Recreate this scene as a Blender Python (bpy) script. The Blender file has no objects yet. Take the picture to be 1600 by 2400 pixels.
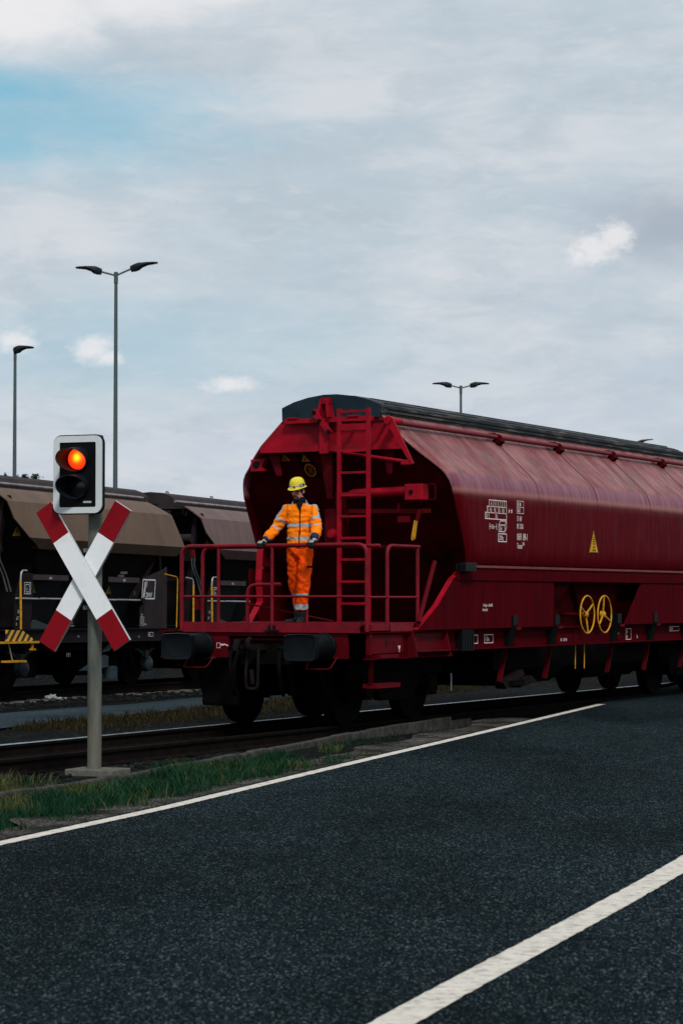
import bpy, bmesh, math, random
from mathutils import Vector, Matrix, noise
R = math.radians
C = bpy.context.scene.collection
random.seed(7)

# ------------------------------------------------------------------ camera
sc = bpy.context.scene
cd = bpy.data.cameras.new('camera'); cam = bpy.data.objects.new('camera', cd); C.objects.link(cam)
sc.camera = cam
cam.location = (0, 0, 1.638); cam.rotation_euler = (R(90) + math.atan(200 / 5500), 0, 0)
cd.sensor_fit = 'VERTICAL'; cd.sensor_height = 36; cd.sensor_width = 24
cd.lens = 5500 / 2400 * 36; cd.clip_start = .1; cd.clip_end = 6000
cd.dof.use_dof = True; cd.dof.focus_distance = 29; cd.dof.aperture_fstop = 6.3
# ------------------------------------------------------------------ world
SUN_EL, SUN_AZ = 46, 165            # azimuth clockwise from +Y
sc.view_settings.view_transform = 'Standard'; sc.view_settings.look = 'None'
sc.view_settings.exposure = 0; sc.view_settings.gamma = 1
w = bpy.data.worlds.new('World'); sc.world = w; w.use_nodes = True
def world():
    nt = w.node_tree; N = nt.nodes; L = nt.links; N.clear()
    def n(t, **k):
        x = N.new(t)
        for a, b in k.items(): setattr(x, a, b)
        return x
    out = n('ShaderNodeOutputWorld'); bg = n('ShaderNodeBackground'); bg.inputs['Strength'].default_value = .1
    L.new(bg.outputs[0], out.inputs[0])
    sky = n('ShaderNodeTexSky', sky_type='NISHITA', sun_disc=False, sun_elevation=R(SUN_EL), sun_rotation=R(SUN_AZ), air_density=1.2, dust_density=.6)
    tc = n('ShaderNodeTexCoord')
    sep = n('ShaderNodeSeparateXYZ'); L.new(tc.outputs['Generated'], sep.inputs[0])
    def m(op, a, b=None, c=None, clamp=False):
        x = n('ShaderNodeMath', operation=op, use_clamp=clamp)
        for i, v in enumerate((a, b, c)):
            if v is None: continue
            if isinstance(v, (int, float)): x.inputs[i].default_value = v
            else: L.new(v, x.inputs[i])
        return x.outputs[0]
    def ns(scale, sx, sz, detail=6, rough=.6, off=0., dist=0.):
        mp = n('ShaderNodeMapping'); mp.inputs['Scale'].default_value = (sx, 1, sz); mp.inputs['Location'].default_value = (off, off * .7, off * 1.3)
        L.new(tc.outputs['Generated'], mp.inputs[0])
        t = n('ShaderNodeTexNoise'); t.inputs['Scale'].default_value = scale; t.inputs['Detail'].default_value = detail
        t.inputs['Roughness'].default_value = rough; t.inputs['Distortion'].default_value = dist
        L.new(mp.outputs[0], t.inputs['Vector']); return t.outputs['Fac']
    def ramp(f, a, b):
        x = n('ShaderNodeMapRange', interpolation_type='SMOOTHSTEP'); x.inputs[1].default_value = a; x.inputs[2].default_value = b
        L.new(f, x.inputs[0]); return x.outputs[0]
    def mix(f, a, b):
        x = n('ShaderNodeMix', data_type='RGBA')
        if isinstance(f, (int, float)): x.inputs[0].default_value = f
        else: L.new(f, x.inputs[0])
        for i, v in ((6, a), (7, b)):
            if isinstance(v, tuple): x.inputs[i].default_value = v + (1,)
            else: L.new(v, x.inputs[i])
        return x.outputs[2]
    X, Y, Z = sep.outputs
    fine = ns(34, 1, 2.2, 8, .62, .3, .4)
    tiny = ns(150, 1, 1.6, 6, .6, 5.3, .2)
    def blob(cx, cz, rx, rz, soft=.55, wob=1.1, f=None):
        a = m('DIVIDE', m('SUBTRACT', X, cx), rx); b = m('DIVIDE', m('SUBTRACT', Z, cz), rz)
        d = m('SQRT', m('ADD', m('MULTIPLY', a, a), m('MULTIPLY', b, b)))
        d = m('ADD', d, m('MULTIPLY', m('SUBTRACT', f or fine, .5), wob))
        g = m('GREATER_THAN', Y, 0)
        x = n('ShaderNodeMapRange', interpolation_type='SMOOTHSTEP'); x.inputs[1].default_value = 1 + soft; x.inputs[2].default_value = 1 - soft
        L.new(d, x.inputs[0]); return m('MULTIPLY', x.outputs[0], g)
    big = ns(9, 1, 3.0, 7, .6, 1.7, .3); med = ns(22, 1, 3.2, 7, .62, 4.1, .5); fibre = ns(60, 1, 3.5, 6, .6, 2.2, .3)
    # base veil: blue-grey, paler and lilac to the horizon
    elev = ramp(Z, -.02, .16)
    base = mix(elev, (6.05, 6.45, 7.45), (5.0, 5.9, 6.65))
    veil = mix(ramp(big, .36, .66), base, (6.5, 6.9, 7.35))
    veil = mix(m('MULTIPLY', ramp(med, .42, .72), .55), veil, (4.5, 5.3, 6.0))
    veil = mix(m('MULTIPLY', ramp(fibre, .5, .78), .35), veil, (7.3, 7.3, 7.55))
    # clear blue gaps
    tint = mix(.7, sky.outputs[0], (1.5, 5.0, 6.7))
    gap = m('MAXIMUM', m('MAXIMUM', blob(-.150, .211, .046, .010, .9, 1.8), m('MULTIPLY', blob(-.125, .200, .066, .019, .95, 1.9), .75)), m('MULTIPLY', blob(-.150, .188, .040, .007, .9, 2.0), .85))
    gap = m('MAXIMUM', gap, m('MULTIPLY', blob(-.135, .200, .060, .018, .95, 2.2), .55))
    gap = m('MAXIMUM', gap, m('MULTIPLY', blob(-.10, .105, .10, .02, .9, 1.4), .35))
    col = mix(m('MULTIPLY', gap, .9), veil, tint)
    # grey shadow beside the small cumulus on the right and at the top
    col = mix(m('MULTIPLY', blob(.139, .156, .030, .012, .9, 1.4), .9), col, (3.9, 4.5, 5.3))
    col = mix(m('MULTIPLY', blob(-.06, .226, .07, .008, .9, 1.4), .35), col, (4.6, 5.3, 6.0))
    wh = blob(-.135, .243, .035, .017, .7, 1.5)
    for a in ((-.085, .250, .035, .012, .8, 1.4), (-.05, .252, .025, .008, .8, 1.2), (.1065, .1465, .0085, .0050, .6, 2.2, tiny), (.1145, .151, .0065, .0055, .6, 2.2, tiny), (-.1045, .1045, .0070, .0052, .7, 2.0, tiny), (-.099, .1015, .005, .003, .8, 2.2, tiny), (-.048, .0905, .009, .0026, .9, 2.4, tiny), (-.137, .108, .006, .004, .95, 2.6, tiny), (.100, .1445, .004, .003, .9, 2.4, tiny)):
        wh = m('MAXIMUM', wh, m('MULTIPLY', blob(*a), .85))
    col = mix(m('MULTIPLY', wh, .9), col, (8.6, 8.5, 8.6))
    dark = mix(ramp(Z, -.25, -.02), (1.2, 1.25, 1.3), col)
    L.new(dark, bg.inputs['Color'])
world()
sl = bpy.data.lights.new('sun', 'SUN'); so = bpy.data.objects.new('sun', sl); C.objects.link(so)
sl.energy = 2.3; sl.angle = R(10); sl.color = (1, .97, .93)
sd = Vector((math.sin(R(SUN_AZ)) * math.cos(R(SUN_EL)), math.cos(R(SUN_AZ)) * math.cos(R(SUN_EL)), math.sin(R(SUN_EL))))
so.rotation_euler = sd.to_track_quat('Z', 'Y').to_euler(); so.location = (0, -20, 40)

# ------------------------------------------------------------------ materials
def mat(name, col, rough=.6, metal=0., spec=.3, var=.25, vscale=3., stretch=(1, 1, 1), dirt_or_shade=None, dirt_or_shade_amt=.4, dscale=1.2, dstretch=(1, 1, 1), bump=0., bscale=40., emit=None, coat=0.):
    m = bpy.data.materials.new(name); m.use_nodes = True
    nt = m.node_tree; N = nt.nodes; L = nt.links; b = N['Principled BSDF']
    b.inputs['Roughness'].default_value = rough; b.inputs['Metallic'].default_value = metal; b.inputs['Specular IOR Level'].default_value = spec * .35
    b.inputs['Coat Weight'].default_value = coat
    tc = N.new('ShaderNodeTexCoord')
    def nz(scale, st, detail=6, rg=.62):
        mp = N.new('ShaderNodeMapping'); mp.inputs['Scale'].default_value = st; L.new(tc.outputs['Object'], mp.inputs[0])
        t = N.new('ShaderNodeTexNoise'); t.inputs['Scale'].default_value = scale; t.inputs['Detail'].default_value = detail; t.inputs['Roughness'].default_value = rg
        L.new(mp.outputs[0], t.inputs['Vector']); return t.outputs['Fac']
    def mix(f, a, bb):
        x = N.new('ShaderNodeMix'); x.data_type = 'RGBA'; L.new(f, x.inputs[0])
        for i, v in ((6, a), (7, bb)):
            if isinstance(v, tuple): x.inputs[i].default_value = tuple(v) + (1,)
            else: L.new(v, x.inputs[i])
        return x.outputs[2]
    f = N.new('ShaderNodeMapRange'); f.inputs[1].default_value = .3; f.inputs[2].default_value = .7; L.new(nz(vscale, stretch), f.inputs[0])
    c = mix(f.outputs[0], tuple(x * (1 - var) for x in col), tuple(min(1, x * (1 + var)) for x in col))
    if dirt_or_shade:
        g = N.new('ShaderNodeMapRange'); g.inputs[1].default_value = .5; g.inputs[2].default_value = .72; g.inputs[4].default_value = dirt_or_shade_amt; L.new(nz(dscale, dstretch, 8, .68), g.inputs[0])
        c = mix(g.outputs[0], c, dirt_or_shade)
    L.new(c, b.inputs['Base Color'])
    r = N.new('ShaderNodeMapRange'); r.inputs[3].default_value = max(.03, rough - .1); r.inputs[4].default_value = min(1, rough + .12); L.new(nz(vscale * 2, stretch), r.inputs[0]); L.new(r.outputs[0], b.inputs['Roughness'])
    if bump:
        bp = N.new('ShaderNodeBump'); bp.inputs['Strength'].default_value = bump; bp.inputs['Distance'].default_value = .02
        L.new(nz(bscale, (1, 1, 1), 4), bp.inputs['Height']); L.new(bp.outputs[0], b.inputs['Normal'])
    if emit:
        b.inputs['Emission Color'].default_value = emit[0] + (1,); b.inputs['Emission Strength'].default_value = emit[1]
    return m
M = {}
M['red'] = mat('red_paint', (.285, .003, .013),   .5, spec=.3, var=.32, vscale=3.5, dirt_or_shade=(.055, .008, .008), dirt_or_shade_amt=.8, dscale=3.2, bump=.05, bscale=60)
M['red_dull'] = mat('dull_red_paint', (.085, .0018, .005), .6, spec=.15, var=.35, vscale=2.2, dirt_or_shade=(.02, .005, .005), dirt_or_shade_amt=.7, dscale=2.0, bump=.08)
M['red_deep'] = mat('deep_red_paint', (.048, .0018, .003), .8, spec=.05, var=.4, dirt_or_shade=(.008, .004, .004), dirt_or_shade_amt=.8)  # dark mottled red for recessed ends, hopper bottoms and small fittings
M['grime'] = mat('underframe_grime', (.0035, .0032, .0034), .8, spec=.08, var=.45, vscale=6, dirt_or_shade=(.010, .006, .0045), dirt_or_shade_amt=.5, dscale=4)
M['oil'] = mat('oily_black_steel', (.0016, .0034, .0042), .45, spec=.4, var=.4, vscale=5, dirt_or_shade=(.007, .011, .012), dirt_or_shade_amt=.5, dscale=9, bump=.12)
M['black'] = mat('black_paint', (.0035, .004, .005), .5, spec=.25, var=.3)
M['lid'] = mat('lid_dark_plastic', (.012, .024, .034), .5, spec=.3, var=.3, vscale=2)
M['red_rail'] = mat('railing_red_paint', (.165, .0045, .012), .5, spec=.4, var=.3, vscale=5, dirt_or_shade=(.06, .006, .008), dirt_or_shade_amt=.6, dscale=6)
M['lidtop'] = mat('weathered_lid', (.016, .021, .026), .55, spec=.3, var=.5, vscale=3, stretch=(6, .5, 6), dirt_or_shade=(.20, .17, .13), dirt_or_shade_amt=.9, dscale=1.8, dstretch=(9, .8, 9))
M['steel'] = mat('polished_rail_steel', (.42, .50, .52), .28, metal=1, var=.15)
M['rust'] = mat('rail_rust', (.0075, .0055, .005), .85, spec=.08, var=.4, vscale=8)
M['galv'] = mat('galvanised_steel', (.105, .115, .100), .6, metal=.15, spec=.3, var=.5, vscale=9, stretch=(1, 1, .16), dirt_or_shade=(.13, .088, .050), dirt_or_shade_amt=.8, dscale=7, dstretch=(1, 1, .10), bump=.1)
M['pole'] = mat('lamp_pole_grey', (.075, .10, .105), .55, spec=.3, var=.2, vscale=1, dirt_or_shade=(.05, .06, .06), dscale=1)
M['lamp'] = mat('lamp_housing_dark', (.010, .014, .017), .5, var=.3)
M['yellow'] = mat('yellow_paint', (.52, .25, .014), .5, var=.25, vscale=12, dirt_or_shade=(.10, .05, .01), dirt_or_shade_amt=.6, dscale=8)
M['signyellow'] = mat('sign_yellow', (.62, .34, .015), .55, var=.15, vscale=8)
M['signorange'] = mat('sign_faded_orange', (.42, .14, .02), .6, var=.3, vscale=8)
M['white'] = mat('white_lettering', (.72, .62, .58), .6, var=.2, vscale=14, dirt_or_shade=(.3, .1, .1), dirt_or_shade_amt=.5, dscale=20)
M['white2'] = mat('chalk_lettering', (.55, .55, .56), .6, var=.25, vscale=14)
M['signwhite'] = mat('reflective_white', (.84, .86, .87), .45, var=.03, vscale=4, spec=.4, dirt_or_shade=(.66, .68, .68), dirt_or_shade_amt=.4, dscale=6)
M['signred'] = mat('reflective_red', (.235, .004, .010), .5, var=.12, vscale=3, dirt_or_shade=(.14, .003, .008), dirt_or_shade_amt=.5, dscale=3)
M['grey'] = mat('grey_frame_white', (.62, .66, .67), .5, var=.06, vscale=3, dirt_or_shade=(.42, .46, .46), dirt_or_shade_amt=.4, dscale=6)
M['alu'] = mat('bare_edge_aluminium', (.6, .62, .62), .4, metal=.6, var=.1)
M['brown'] = mat('brown_wagon_paint', (.118, .078, .055), .55, spec=.3, var=.22, vscale=1.3, stretch=(1, 2, .6), dirt_or_shade=(.16, .078, .040), dirt_or_shade_amt=.7, dscale=1.1, dstretch=(1, 3.5, .5), bump=.04)
M['mauve'] = mat('mauve_wagon_paint', (.125, .076, .070), .5, spec=.35, var=.25, vscale=1.5, stretch=(1, 2.5, .6), dirt_or_shade=(.14, .09, .085), dirt_or_shade_amt=.6, dscale=1.4, dstretch=(1, 4, .4), bump=.04)
M['brown_dark'] = mat('brown_frame_paint', (.009, .0062, .0072), .6, spec=.2, var=.3, vscale=2, dirt_or_shade=(.015, .009, .007), dirt_or_shade_amt=.5)
M['brown_mid'] = mat('brown_plate_paint', (.045, .034, .036), .6, spec=.2, var=.25, vscale=3)
M['palestrip'] = mat('pale_rod_strip', (.26, .22, .22), .45, metal=.2, var=.35, vscale=6)  # pale tone for the rods along the roof
M['conduit'] = mat('pale_rod', (.34, .33, .34), .4, metal=.3, var=.2)
M['bluegrey'] = mat('blue_grey_steel', (.022, .036, .042), .5, spec=.4, var=.3, vscale=6)
M['kerb'] = mat('old_kerb_concrete', (.055, .054, .048), .95, spec=.05, var=.5, vscale=7, dirt_or_shade=(.016, .018, .013), dirt_or_shade_amt=.85, dscale=4, bump=.4)
M['concrete'] = mat('concrete', (.12, .115, .10), .9, spec=.1, var=.35, vscale=9, dirt_or_shade=(.04, .042, .032), dirt_or_shade_amt=.7, dscale=5, bump=.3)
M['wood'] = mat('sleeper', (.008, .0075, .007), .9, spec=.1, var=.4, vscale=5)

def red_shell():
    m = bpy.data.materials.new('weathered_red_sheen'); m.use_nodes = True
    nt = m.node_tree; N = nt.nodes; L = nt.links; b = N['Principled BSDF']
    tc = N.new('ShaderNodeTexCoord'); sp = N.new('ShaderNodeSeparateXYZ'); L.new(tc.outputs['Object'], sp.inputs[0])
    def nz(scale, st, detail=6, rg=.62, dist=0):
        mp = N.new('ShaderNodeMapping'); mp.inputs['Scale'].default_value = st; L.new(tc.outputs['Object'], mp.inputs[0])
        t = N.new('ShaderNodeTexNoise'); t.inputs['Scale'].default_value = scale; t.inputs['Detail'].default_value = detail; t.inputs['Roughness'].default_value = rg; t.inputs['Distortion'].default_value = dist
        L.new(mp.outputs[0], t.inputs['Vector']); return t.outputs['Fac']
    def rg(f, a, b_, c=0, d=1):
        x = N.new('ShaderNodeMapRange'); x.interpolation_type = 'SMOOTHSTEP'
        for i, v in enumerate((a, b_, c, d)): x.inputs[i + 1].default_value = v
        L.new(f, x.inputs[0]); return x.outputs[0]
    def mul(a, b_):
        x = N.new('ShaderNodeMath'); x.operation = 'MULTIPLY'; L.new(a, x.inputs[0])
        if isinstance(b_, float): x.inputs[1].default_value = b_
        else: L.new(b_, x.inputs[1])
        return x.outputs[0]
    def mix(f, a, bb):
        x = N.new('ShaderNodeMix'); x.data_type = 'RGBA'; L.new(f, x.inputs[0])
        for i, v in ((6, a), (7, bb)):
            if isinstance(v, tuple): x.inputs[i].default_value = tuple(v) + (1,)
            else: L.new(v, x.inputs[i])
        return x.outputs[2]
    Wz = sp.outputs[2]
    base = mix(nz(1.6, (1, 1, 1)), (.060, .0012, .0036), (.108, .0024, .0066))
    streak = nz(2.2, (1, 9, .35), 8, .7)
    c = mix(mul(rg(streak, .52, .75), .75), base, (.135, .016, .020))
    c = mix(mul(rg(nz(3.1, (1, 7, .3), 8, .7), .54, .78), .8), c, (.028, .004, .006))
    # chalky faded paint plus painted-in sky reflection on the slope and rolled shoulder
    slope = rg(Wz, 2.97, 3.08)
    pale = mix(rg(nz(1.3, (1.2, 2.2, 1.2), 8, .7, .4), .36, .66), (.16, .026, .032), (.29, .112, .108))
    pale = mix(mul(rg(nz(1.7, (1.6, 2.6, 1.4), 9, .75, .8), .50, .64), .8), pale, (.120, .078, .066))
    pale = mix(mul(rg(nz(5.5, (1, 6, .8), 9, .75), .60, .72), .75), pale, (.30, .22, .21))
    band = mul(rg(Wz, 3.31, 3.25), rg(Wz, 2.97, 3.06))  # bright shoulder strip: sky reflection put into the colour
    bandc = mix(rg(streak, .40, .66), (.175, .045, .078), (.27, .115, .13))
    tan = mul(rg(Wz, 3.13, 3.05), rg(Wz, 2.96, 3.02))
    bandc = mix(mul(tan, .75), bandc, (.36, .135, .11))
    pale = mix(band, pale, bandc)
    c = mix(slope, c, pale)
    L.new(c, b.inputs['Base Color'])
    L.new(rg(nz(4, (1, 4, .4)), .3, .7, .36, .58), b.inputs['Roughness']); L.new(rg(Wz, 2.9, 3.2, .015, .22), b.inputs['Specular IOR Level'])
    bp = N.new('ShaderNodeBump'); bp.inputs['Strength'].default_value = .25; bp.inputs['Distance'].default_value = .03
    L.new(nz(1.6, (1, 1, 1), 3), bp.inputs['Height']); L.new(bp.outputs[0], b.inputs['Normal'])
    return m
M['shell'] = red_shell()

def ground_mat(name, stops, vor=55., speck=.0, fine=220., rough=.95, bump=.5, patch=None, pscale=.5, spec=.03):
    """stone-like ground: voronoi cells give each stone its own tone"""
    m = bpy.data.materials.new(name); m.use_nodes = True
    nt = m.node_tree; N = nt.nodes; L = nt.links; b = N['Principled BSDF']
    b.inputs['Roughness'].default_value = rough; b.inputs['Specular IOR Level'].default_value = spec
    tc = N.new('ShaderNodeTexCoord')
    v = N.new('ShaderNodeTexVoronoi'); v.inputs['Scale'].default_value = vor; L.new(tc.outputs['Object'], v.inputs['Vector'])
    s = N.new('ShaderNodeSeparateColor'); L.new(v.outputs['Color'], s.inputs[0])
    cr = N.new('ShaderNodeValToRGB'); L.new(s.outputs[0], cr.inputs[0])
    e = cr.color_ramp.elements
    while len(e) < len(stops): e.new(.5)
    for el, (p, c) in zip(e, stops): el.position = p; el.color = tuple(c) + (1,)
    c = cr.outputs[0]
    t = N.new('ShaderNodeTexNoise'); t.inputs['Scale'].default_value = pscale; t.inputs['Detail'].default_value = 8; t.inputs['Roughness'].default_value = .65; L.new(tc.outputs['Object'], t.inputs['Vector'])
    r = N.new('ShaderNodeMapRange'); r.inputs[1].default_value = .35; r.inputs[2].default_value = .7; r.inputs[3].default_value = .65; r.inputs[4].default_value = 1.35; L.new(t.outputs['Fac'], r.inputs[0])
    x = N.new('ShaderNodeMix'); x.data_type = 'RGBA'; x.blend_type = 'MULTIPLY'; x.inputs[0].default_value = 1; L.new(c, x.inputs[6]); L.new(r.outputs[0], x.inputs[7]); c = x.outputs[2]
    if patch:
        t2 = N.new('ShaderNodeTexNoise'); t2.inputs['Scale'].default_value = patch[1]; t2.inputs['Detail'].default_value = 9; t2.inputs['Roughness'].default_value = .7; L.new(tc.outputs['Object'], t2.inputs['Vector'])
        r2 = N.new('ShaderNodeMapRange'); r2.inputs[1].default_value = patch[2]; r2.inputs[2].default_value = patch[2] + .12; r2.inputs[4].default_value = patch[3]; L.new(t2.outputs['Fac'], r2.inputs[0])
        x = N.new('ShaderNodeMix'); x.data_type = 'RGBA'; L.new(r2.outputs[0], x.inputs[0]); L.new(c, x.inputs[6]); x.inputs[7].default_value = patch[0] + (1,); c = x.outputs[2]
    L.new(c, b.inputs['Base Color'])
    if bump:
        bp = N.new('ShaderNodeBump'); bp.inputs['Strength'].default_value = bump; bp.inputs['Distance'].default_value = .6 / vor
        L.new(v.outputs['Distance'], bp.inputs['Height']); bp.invert = True; L.new(bp.outputs[0], b.inputs['Normal'])
    return m
def asphalt_mat():
    m = bpy.data.materials.new('asphalt'); m.use_nodes = True
    nt = m.node_tree; N = nt.nodes; L = nt.links; b = N['Principled BSDF']; b.inputs['Roughness'].default_value = .85; b.inputs['Specular IOR Level'].default_value = .012
    tc = N.new('ShaderNodeTexCoord')
    def cells(sc, stops):
        v = N.new('ShaderNodeTexVoronoi'); v.inputs['Scale'].default_value = sc
        mp = N.new('ShaderNodeMapping'); mp.inputs['Rotation'].default_value = (0, 0, R(19)); mp.inputs['Scale'].default_value = (1, .34, 1); L.new(tc.outputs['Object'], mp.inputs[0]); L.new(mp.outputs[0], v.inputs['Vector'])
        s = N.new('ShaderNodeSeparateColor'); L.new(v.outputs['Color'], s.inputs[0]); cr = N.new('ShaderNodeValToRGB'); L.new(s.outputs[0], cr.inputs[0]); e = cr.color_ramp.elements
        while len(e) < len(stops): e.new(.5)
        for el, (p, c) in zip(e, stops): el.position = p; el.color = tuple(c) + (1,)
        return cr.outputs[0], v.outputs['Distance']
    def nz(sc, st, a, b_, c, d, det=8):
        mp = N.new('ShaderNodeMapping'); mp.inputs['Rotation'].default_value = (0, 0, R(19)); mp.inputs['Scale'].default_value = st; L.new(tc.outputs['Object'], mp.inputs[0])
        t = N.new('ShaderNodeTexNoise'); t.inputs['Scale'].default_value = sc; t.inputs['Detail'].default_value = det; t.inputs['Roughness'].default_value = .65; L.new(mp.outputs[0], t.inputs['Vector'])
        r = N.new('ShaderNodeMapRange'); r.inputs[1].default_value = a; r.inputs[2].default_value = b_; r.inputs[3].default_value = c; r.inputs[4].default_value = d; L.new(t.outputs['Fac'], r.inputs[0]); return r.outputs[0]
    def op(kind, f, a, c):
        x = N.new('ShaderNodeMix'); x.data_type = 'RGBA'; x.blend_type = kind
        if isinstance(f, float): x.inputs[0].default_value = f
        else: L.new(f, x.inputs[0])
        for i, v in ((6, a), (7, c)):
            if isinstance(v, tuple): x.inputs[i].default_value = v + (1,)
            else: L.new(v, x.inputs[i])
        return x.outputs[2]
    c1, d1 = cells(105, [(0, (.0005, .0024, .0042)), (.50, (.0016, .0060, .0084)), (.76, (.0060, .0142, .0176)), (.89, (.026, .042, .045)), (1, (.12, .14, .14))])
    c2, d2 = cells(170, [(0, (.0005, .0026, .0044)), (.6, (.0022, .0073, .0097)), (.86, (.012, .022, .0248)), (1, (.075, .09, .094))])
    c = op('MIX', .5, c1, c2)
    c = op('MULTIPLY', 1., c, nz(.35, (1, .35, 1),   .34, .68, .50, 1.6))       # worn lanes along the road
    c = op('MULTIPLY', 1., c, nz(5., (1, 1, 1), .3, .7, .78, 1.25))
    c = op('MIX', nz(1.1, (1, .5, 1), .60, .72, 0, .35), c, (.0022, .0042, .0055))   # old oil stains
    L.new(c, b.inputs['Base Color'])
    bp = N.new('ShaderNodeBump'); bp.inputs['Strength'].default_value = .35; bp.inputs['Distance'].default_value = .008; bp.invert = True; L.new(d1, bp.inputs['Height']); L.new(bp.outputs[0], b.inputs['Normal'])
    return m
M['asphalt'] = asphalt_mat() if True else ground_mat('asphalt', [(0, (.0008, .0024, .0036)), (.50, (.0022, .0052, .0072)), (.80, (.0065, .0115, .0140)), (.93, (.026, .034, .036)), (1, (.10, .105, .098))], vor=52, bump=.3, pscale=.55, rough=.85, spec=.05)
M['gravel'] = ground_mat('dark_ballast', [(0, (.001, .0015, .002)), (.5, (.0036, .0048, .0054)), (.85, (.009, .0105, .0108)), (1, (.03, .032, .031))], vor=22, bump=.8, patch=((.014, .011, .007), .8, .52, .5))
M['shoulder'] = ground_mat('sandy_shoulder', [(0, (.016, .015, .013)), (.5, (.050, .045, .040)), (.85, (.085, .078, .070)), (1, (.18, .17, .155))], vor=60, bump=.5, patch=((.010, .012, .008), 1.8, .47, .9))
M['path'] = ground_mat('blue_grey_path', [(0, (.014, .024, .031)), (.5, (.024, .037, .046)), (1, (.045, .06, .066))], vor=40, bump=.3, pscale=.4)
M['line'] = mat('road_line_paint', (.62, .57, .50), .75, spec=.2, var=.12, vscale=14, dirt_or_shade=(.11, .105, .095), dirt_or_shade_amt=.8, dscale=16, bump=.3, bscale=90)

# ------------------------------------------------------------------ mesh helpers
class MB:
    up = False
    def __init__(s): s.v = []; s.f = []; s.mi = []
    def add(s, vs, fs, mi=0):
        o = len(s.v); s.v += [Vector(x) for x in vs]
        for f in fs: s.f.append([i + o for i in f]); s.mi.append(mi)
        return s
    def box(s, a, b, mi=0, rot=None, piv=None):
        x0, y0, z0 = a; x1, y1, z1 = b
        vs = [Vector((x, y, z)) for z in (z0, z1) for y in (y0, y1) for x in (x0, x1)]
        if rot is not None:
            p = Vector(piv) if piv is not None else (Vector(a) + Vector(b)) / 2
            vs = [rot @ (x - p) + p for x in vs]
        return s.add(vs, [(0, 2, 3, 1), (4, 5, 7, 6), (0, 1, 5, 4), (2, 6, 7, 3), (0, 4, 6, 2), (1, 3, 7, 5)], mi)
    def bar(s, p, q, w, h, mi=0, up=(0, 0, 1)):
        p = Vector(p); q = Vector(q); d = (q - p).normalized(); u = Vector(up)
        if abs(d.dot(u)) > .98: u = Vector((0, 1, 0))
        r = d.cross(u).normalized() * w / 2; u = r.cross(d).normalized() * h / 2
        vs = [e + a * r + b * u for e in (p, q) for a, b in ((-1, -1), (1, -1), (1, 1), (-1, 1))]
        return s.add(vs, [(0, 1, 2, 3), (7, 6, 5, 4), (0, 4, 5, 1), (1, 5, 6, 2), (2, 6, 7, 3), (3, 7, 4, 0)], mi)
    def tube(s, pts, r, n=8, mi=0, cap=True):
        pts = [Vector(p) for p in pts]; rings = []
        rs = r if isinstance(r, (list, tuple)) else [r] * len(pts)
        prev = None
        for i, p in enumerate(pts):
            d = ((pts[min(i + 1, len(pts) - 1)] - p).normalized() + (p - pts[max(i - 1, 0)]).normalized()).normalized()
            if prev is None:
                u = Vector((0, 0, 1)) if abs(d.z) < .9 else Vector((1, 0, 0))
                u = (u - d * u.dot(d)).normalized()
            else: u = (prev - d * prev.dot(d)).normalized()
            prev = u; x = d.cross(u)
            rings.append([p + rs[i] * (math.cos(2 * math.pi * k / n) * u + math.sin(2 * math.pi * k / n) * x) for k in range(n)])
        return s.loft(rings, cap, mi)
    def loft(s, rings, cap=True, mi=0, close=True):
        n = len(rings[0]); vs = [p for r in rings for p in r]; fs = []
        for i in range(len(rings) - 1):
            for k in range(n if close else n - 1):
                a = i * n + k; b = i * n + (k + 1) % n
                fs.append((a, b, b + n, a + n))
        if cap and close: fs += [tuple(reversed(range(n))), tuple(range((len(rings) - 1) * n, len(rings) * n))]
        return s.add(vs, fs, mi)
    def prism(s, poly, axis, a, b, mi=0):
        """poly of 2-D points extruded along axis from a to b; axis x: (y,z), y: (x,z), z: (x,y)"""
        def P(p, t): return {'x': (t, p[0], p[1]), 'y': (p[0], t, p[1]), 'z': (p[0], p[1], t)}[axis]
        return s.loft([[Vector(P(p, t)) for p in poly] for t in (a, b)], True, mi)
    def lathe(s, c, ax, prof, n=24, mi=0):
        c = Vector(c); ax = Vector(ax).normalized(); u = ax.orthogonal().normalized(); x = ax.cross(u)
        return s.loft([[c + ax * t + r * (math.cos(2 * math.pi * k / n) * u + math.sin(2 * math.pi * k / n) * x) for k in range(n)] for t, r in prof], True, mi)
    def ball(s, c, r, n=12, m=8, mi=0, rot=None):
        c = Vector(c); r = (r, r, r) if isinstance(r, (int, float)) else r
        rings = []
        for i in range(m + 1):
            t = math.pi * i / m; z = math.cos(t); q = max(math.sin(t), 1e-3)
            ring = [Vector((r[0] * q * math.cos(2 * math.pi * k / n), r[1] * q * math.sin(2 * math.pi * k / n), r[2] * z)) for k in range(n)]
            rings.append([c + (rot @ p if rot else p) for p in ring])
        return s.loft(list(reversed(rings)), True, mi)
    def mesh(s, name, mats, smooth=False):
        me = bpy.data.meshes.new(name); me.from_pydata([tuple(p) for p in s.v], [], s.f)
        for x in (mats if isinstance(mats, (list, tuple)) else [mats]): me.materials.append(M[x] if isinstance(x, str) else x)
        me.polygons.foreach_set('material_index', s.mi)
        bm = bmesh.new(); bm.from_mesh(me)
        if s.up:
            for f in bm.faces:
                if f.normal.z < 0: f.normal_flip()
        else: bmesh.ops.recalc_face_normals(bm, faces=bm.faces)
        bm.to_mesh(me); bm.free()
        if smooth:
            me.polygons.foreach_set('use_smooth', [True] * len(me.polygons))
            try: me.set_sharp_from_angle(angle=R(40))
            except Exception: pass
        return me
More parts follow.
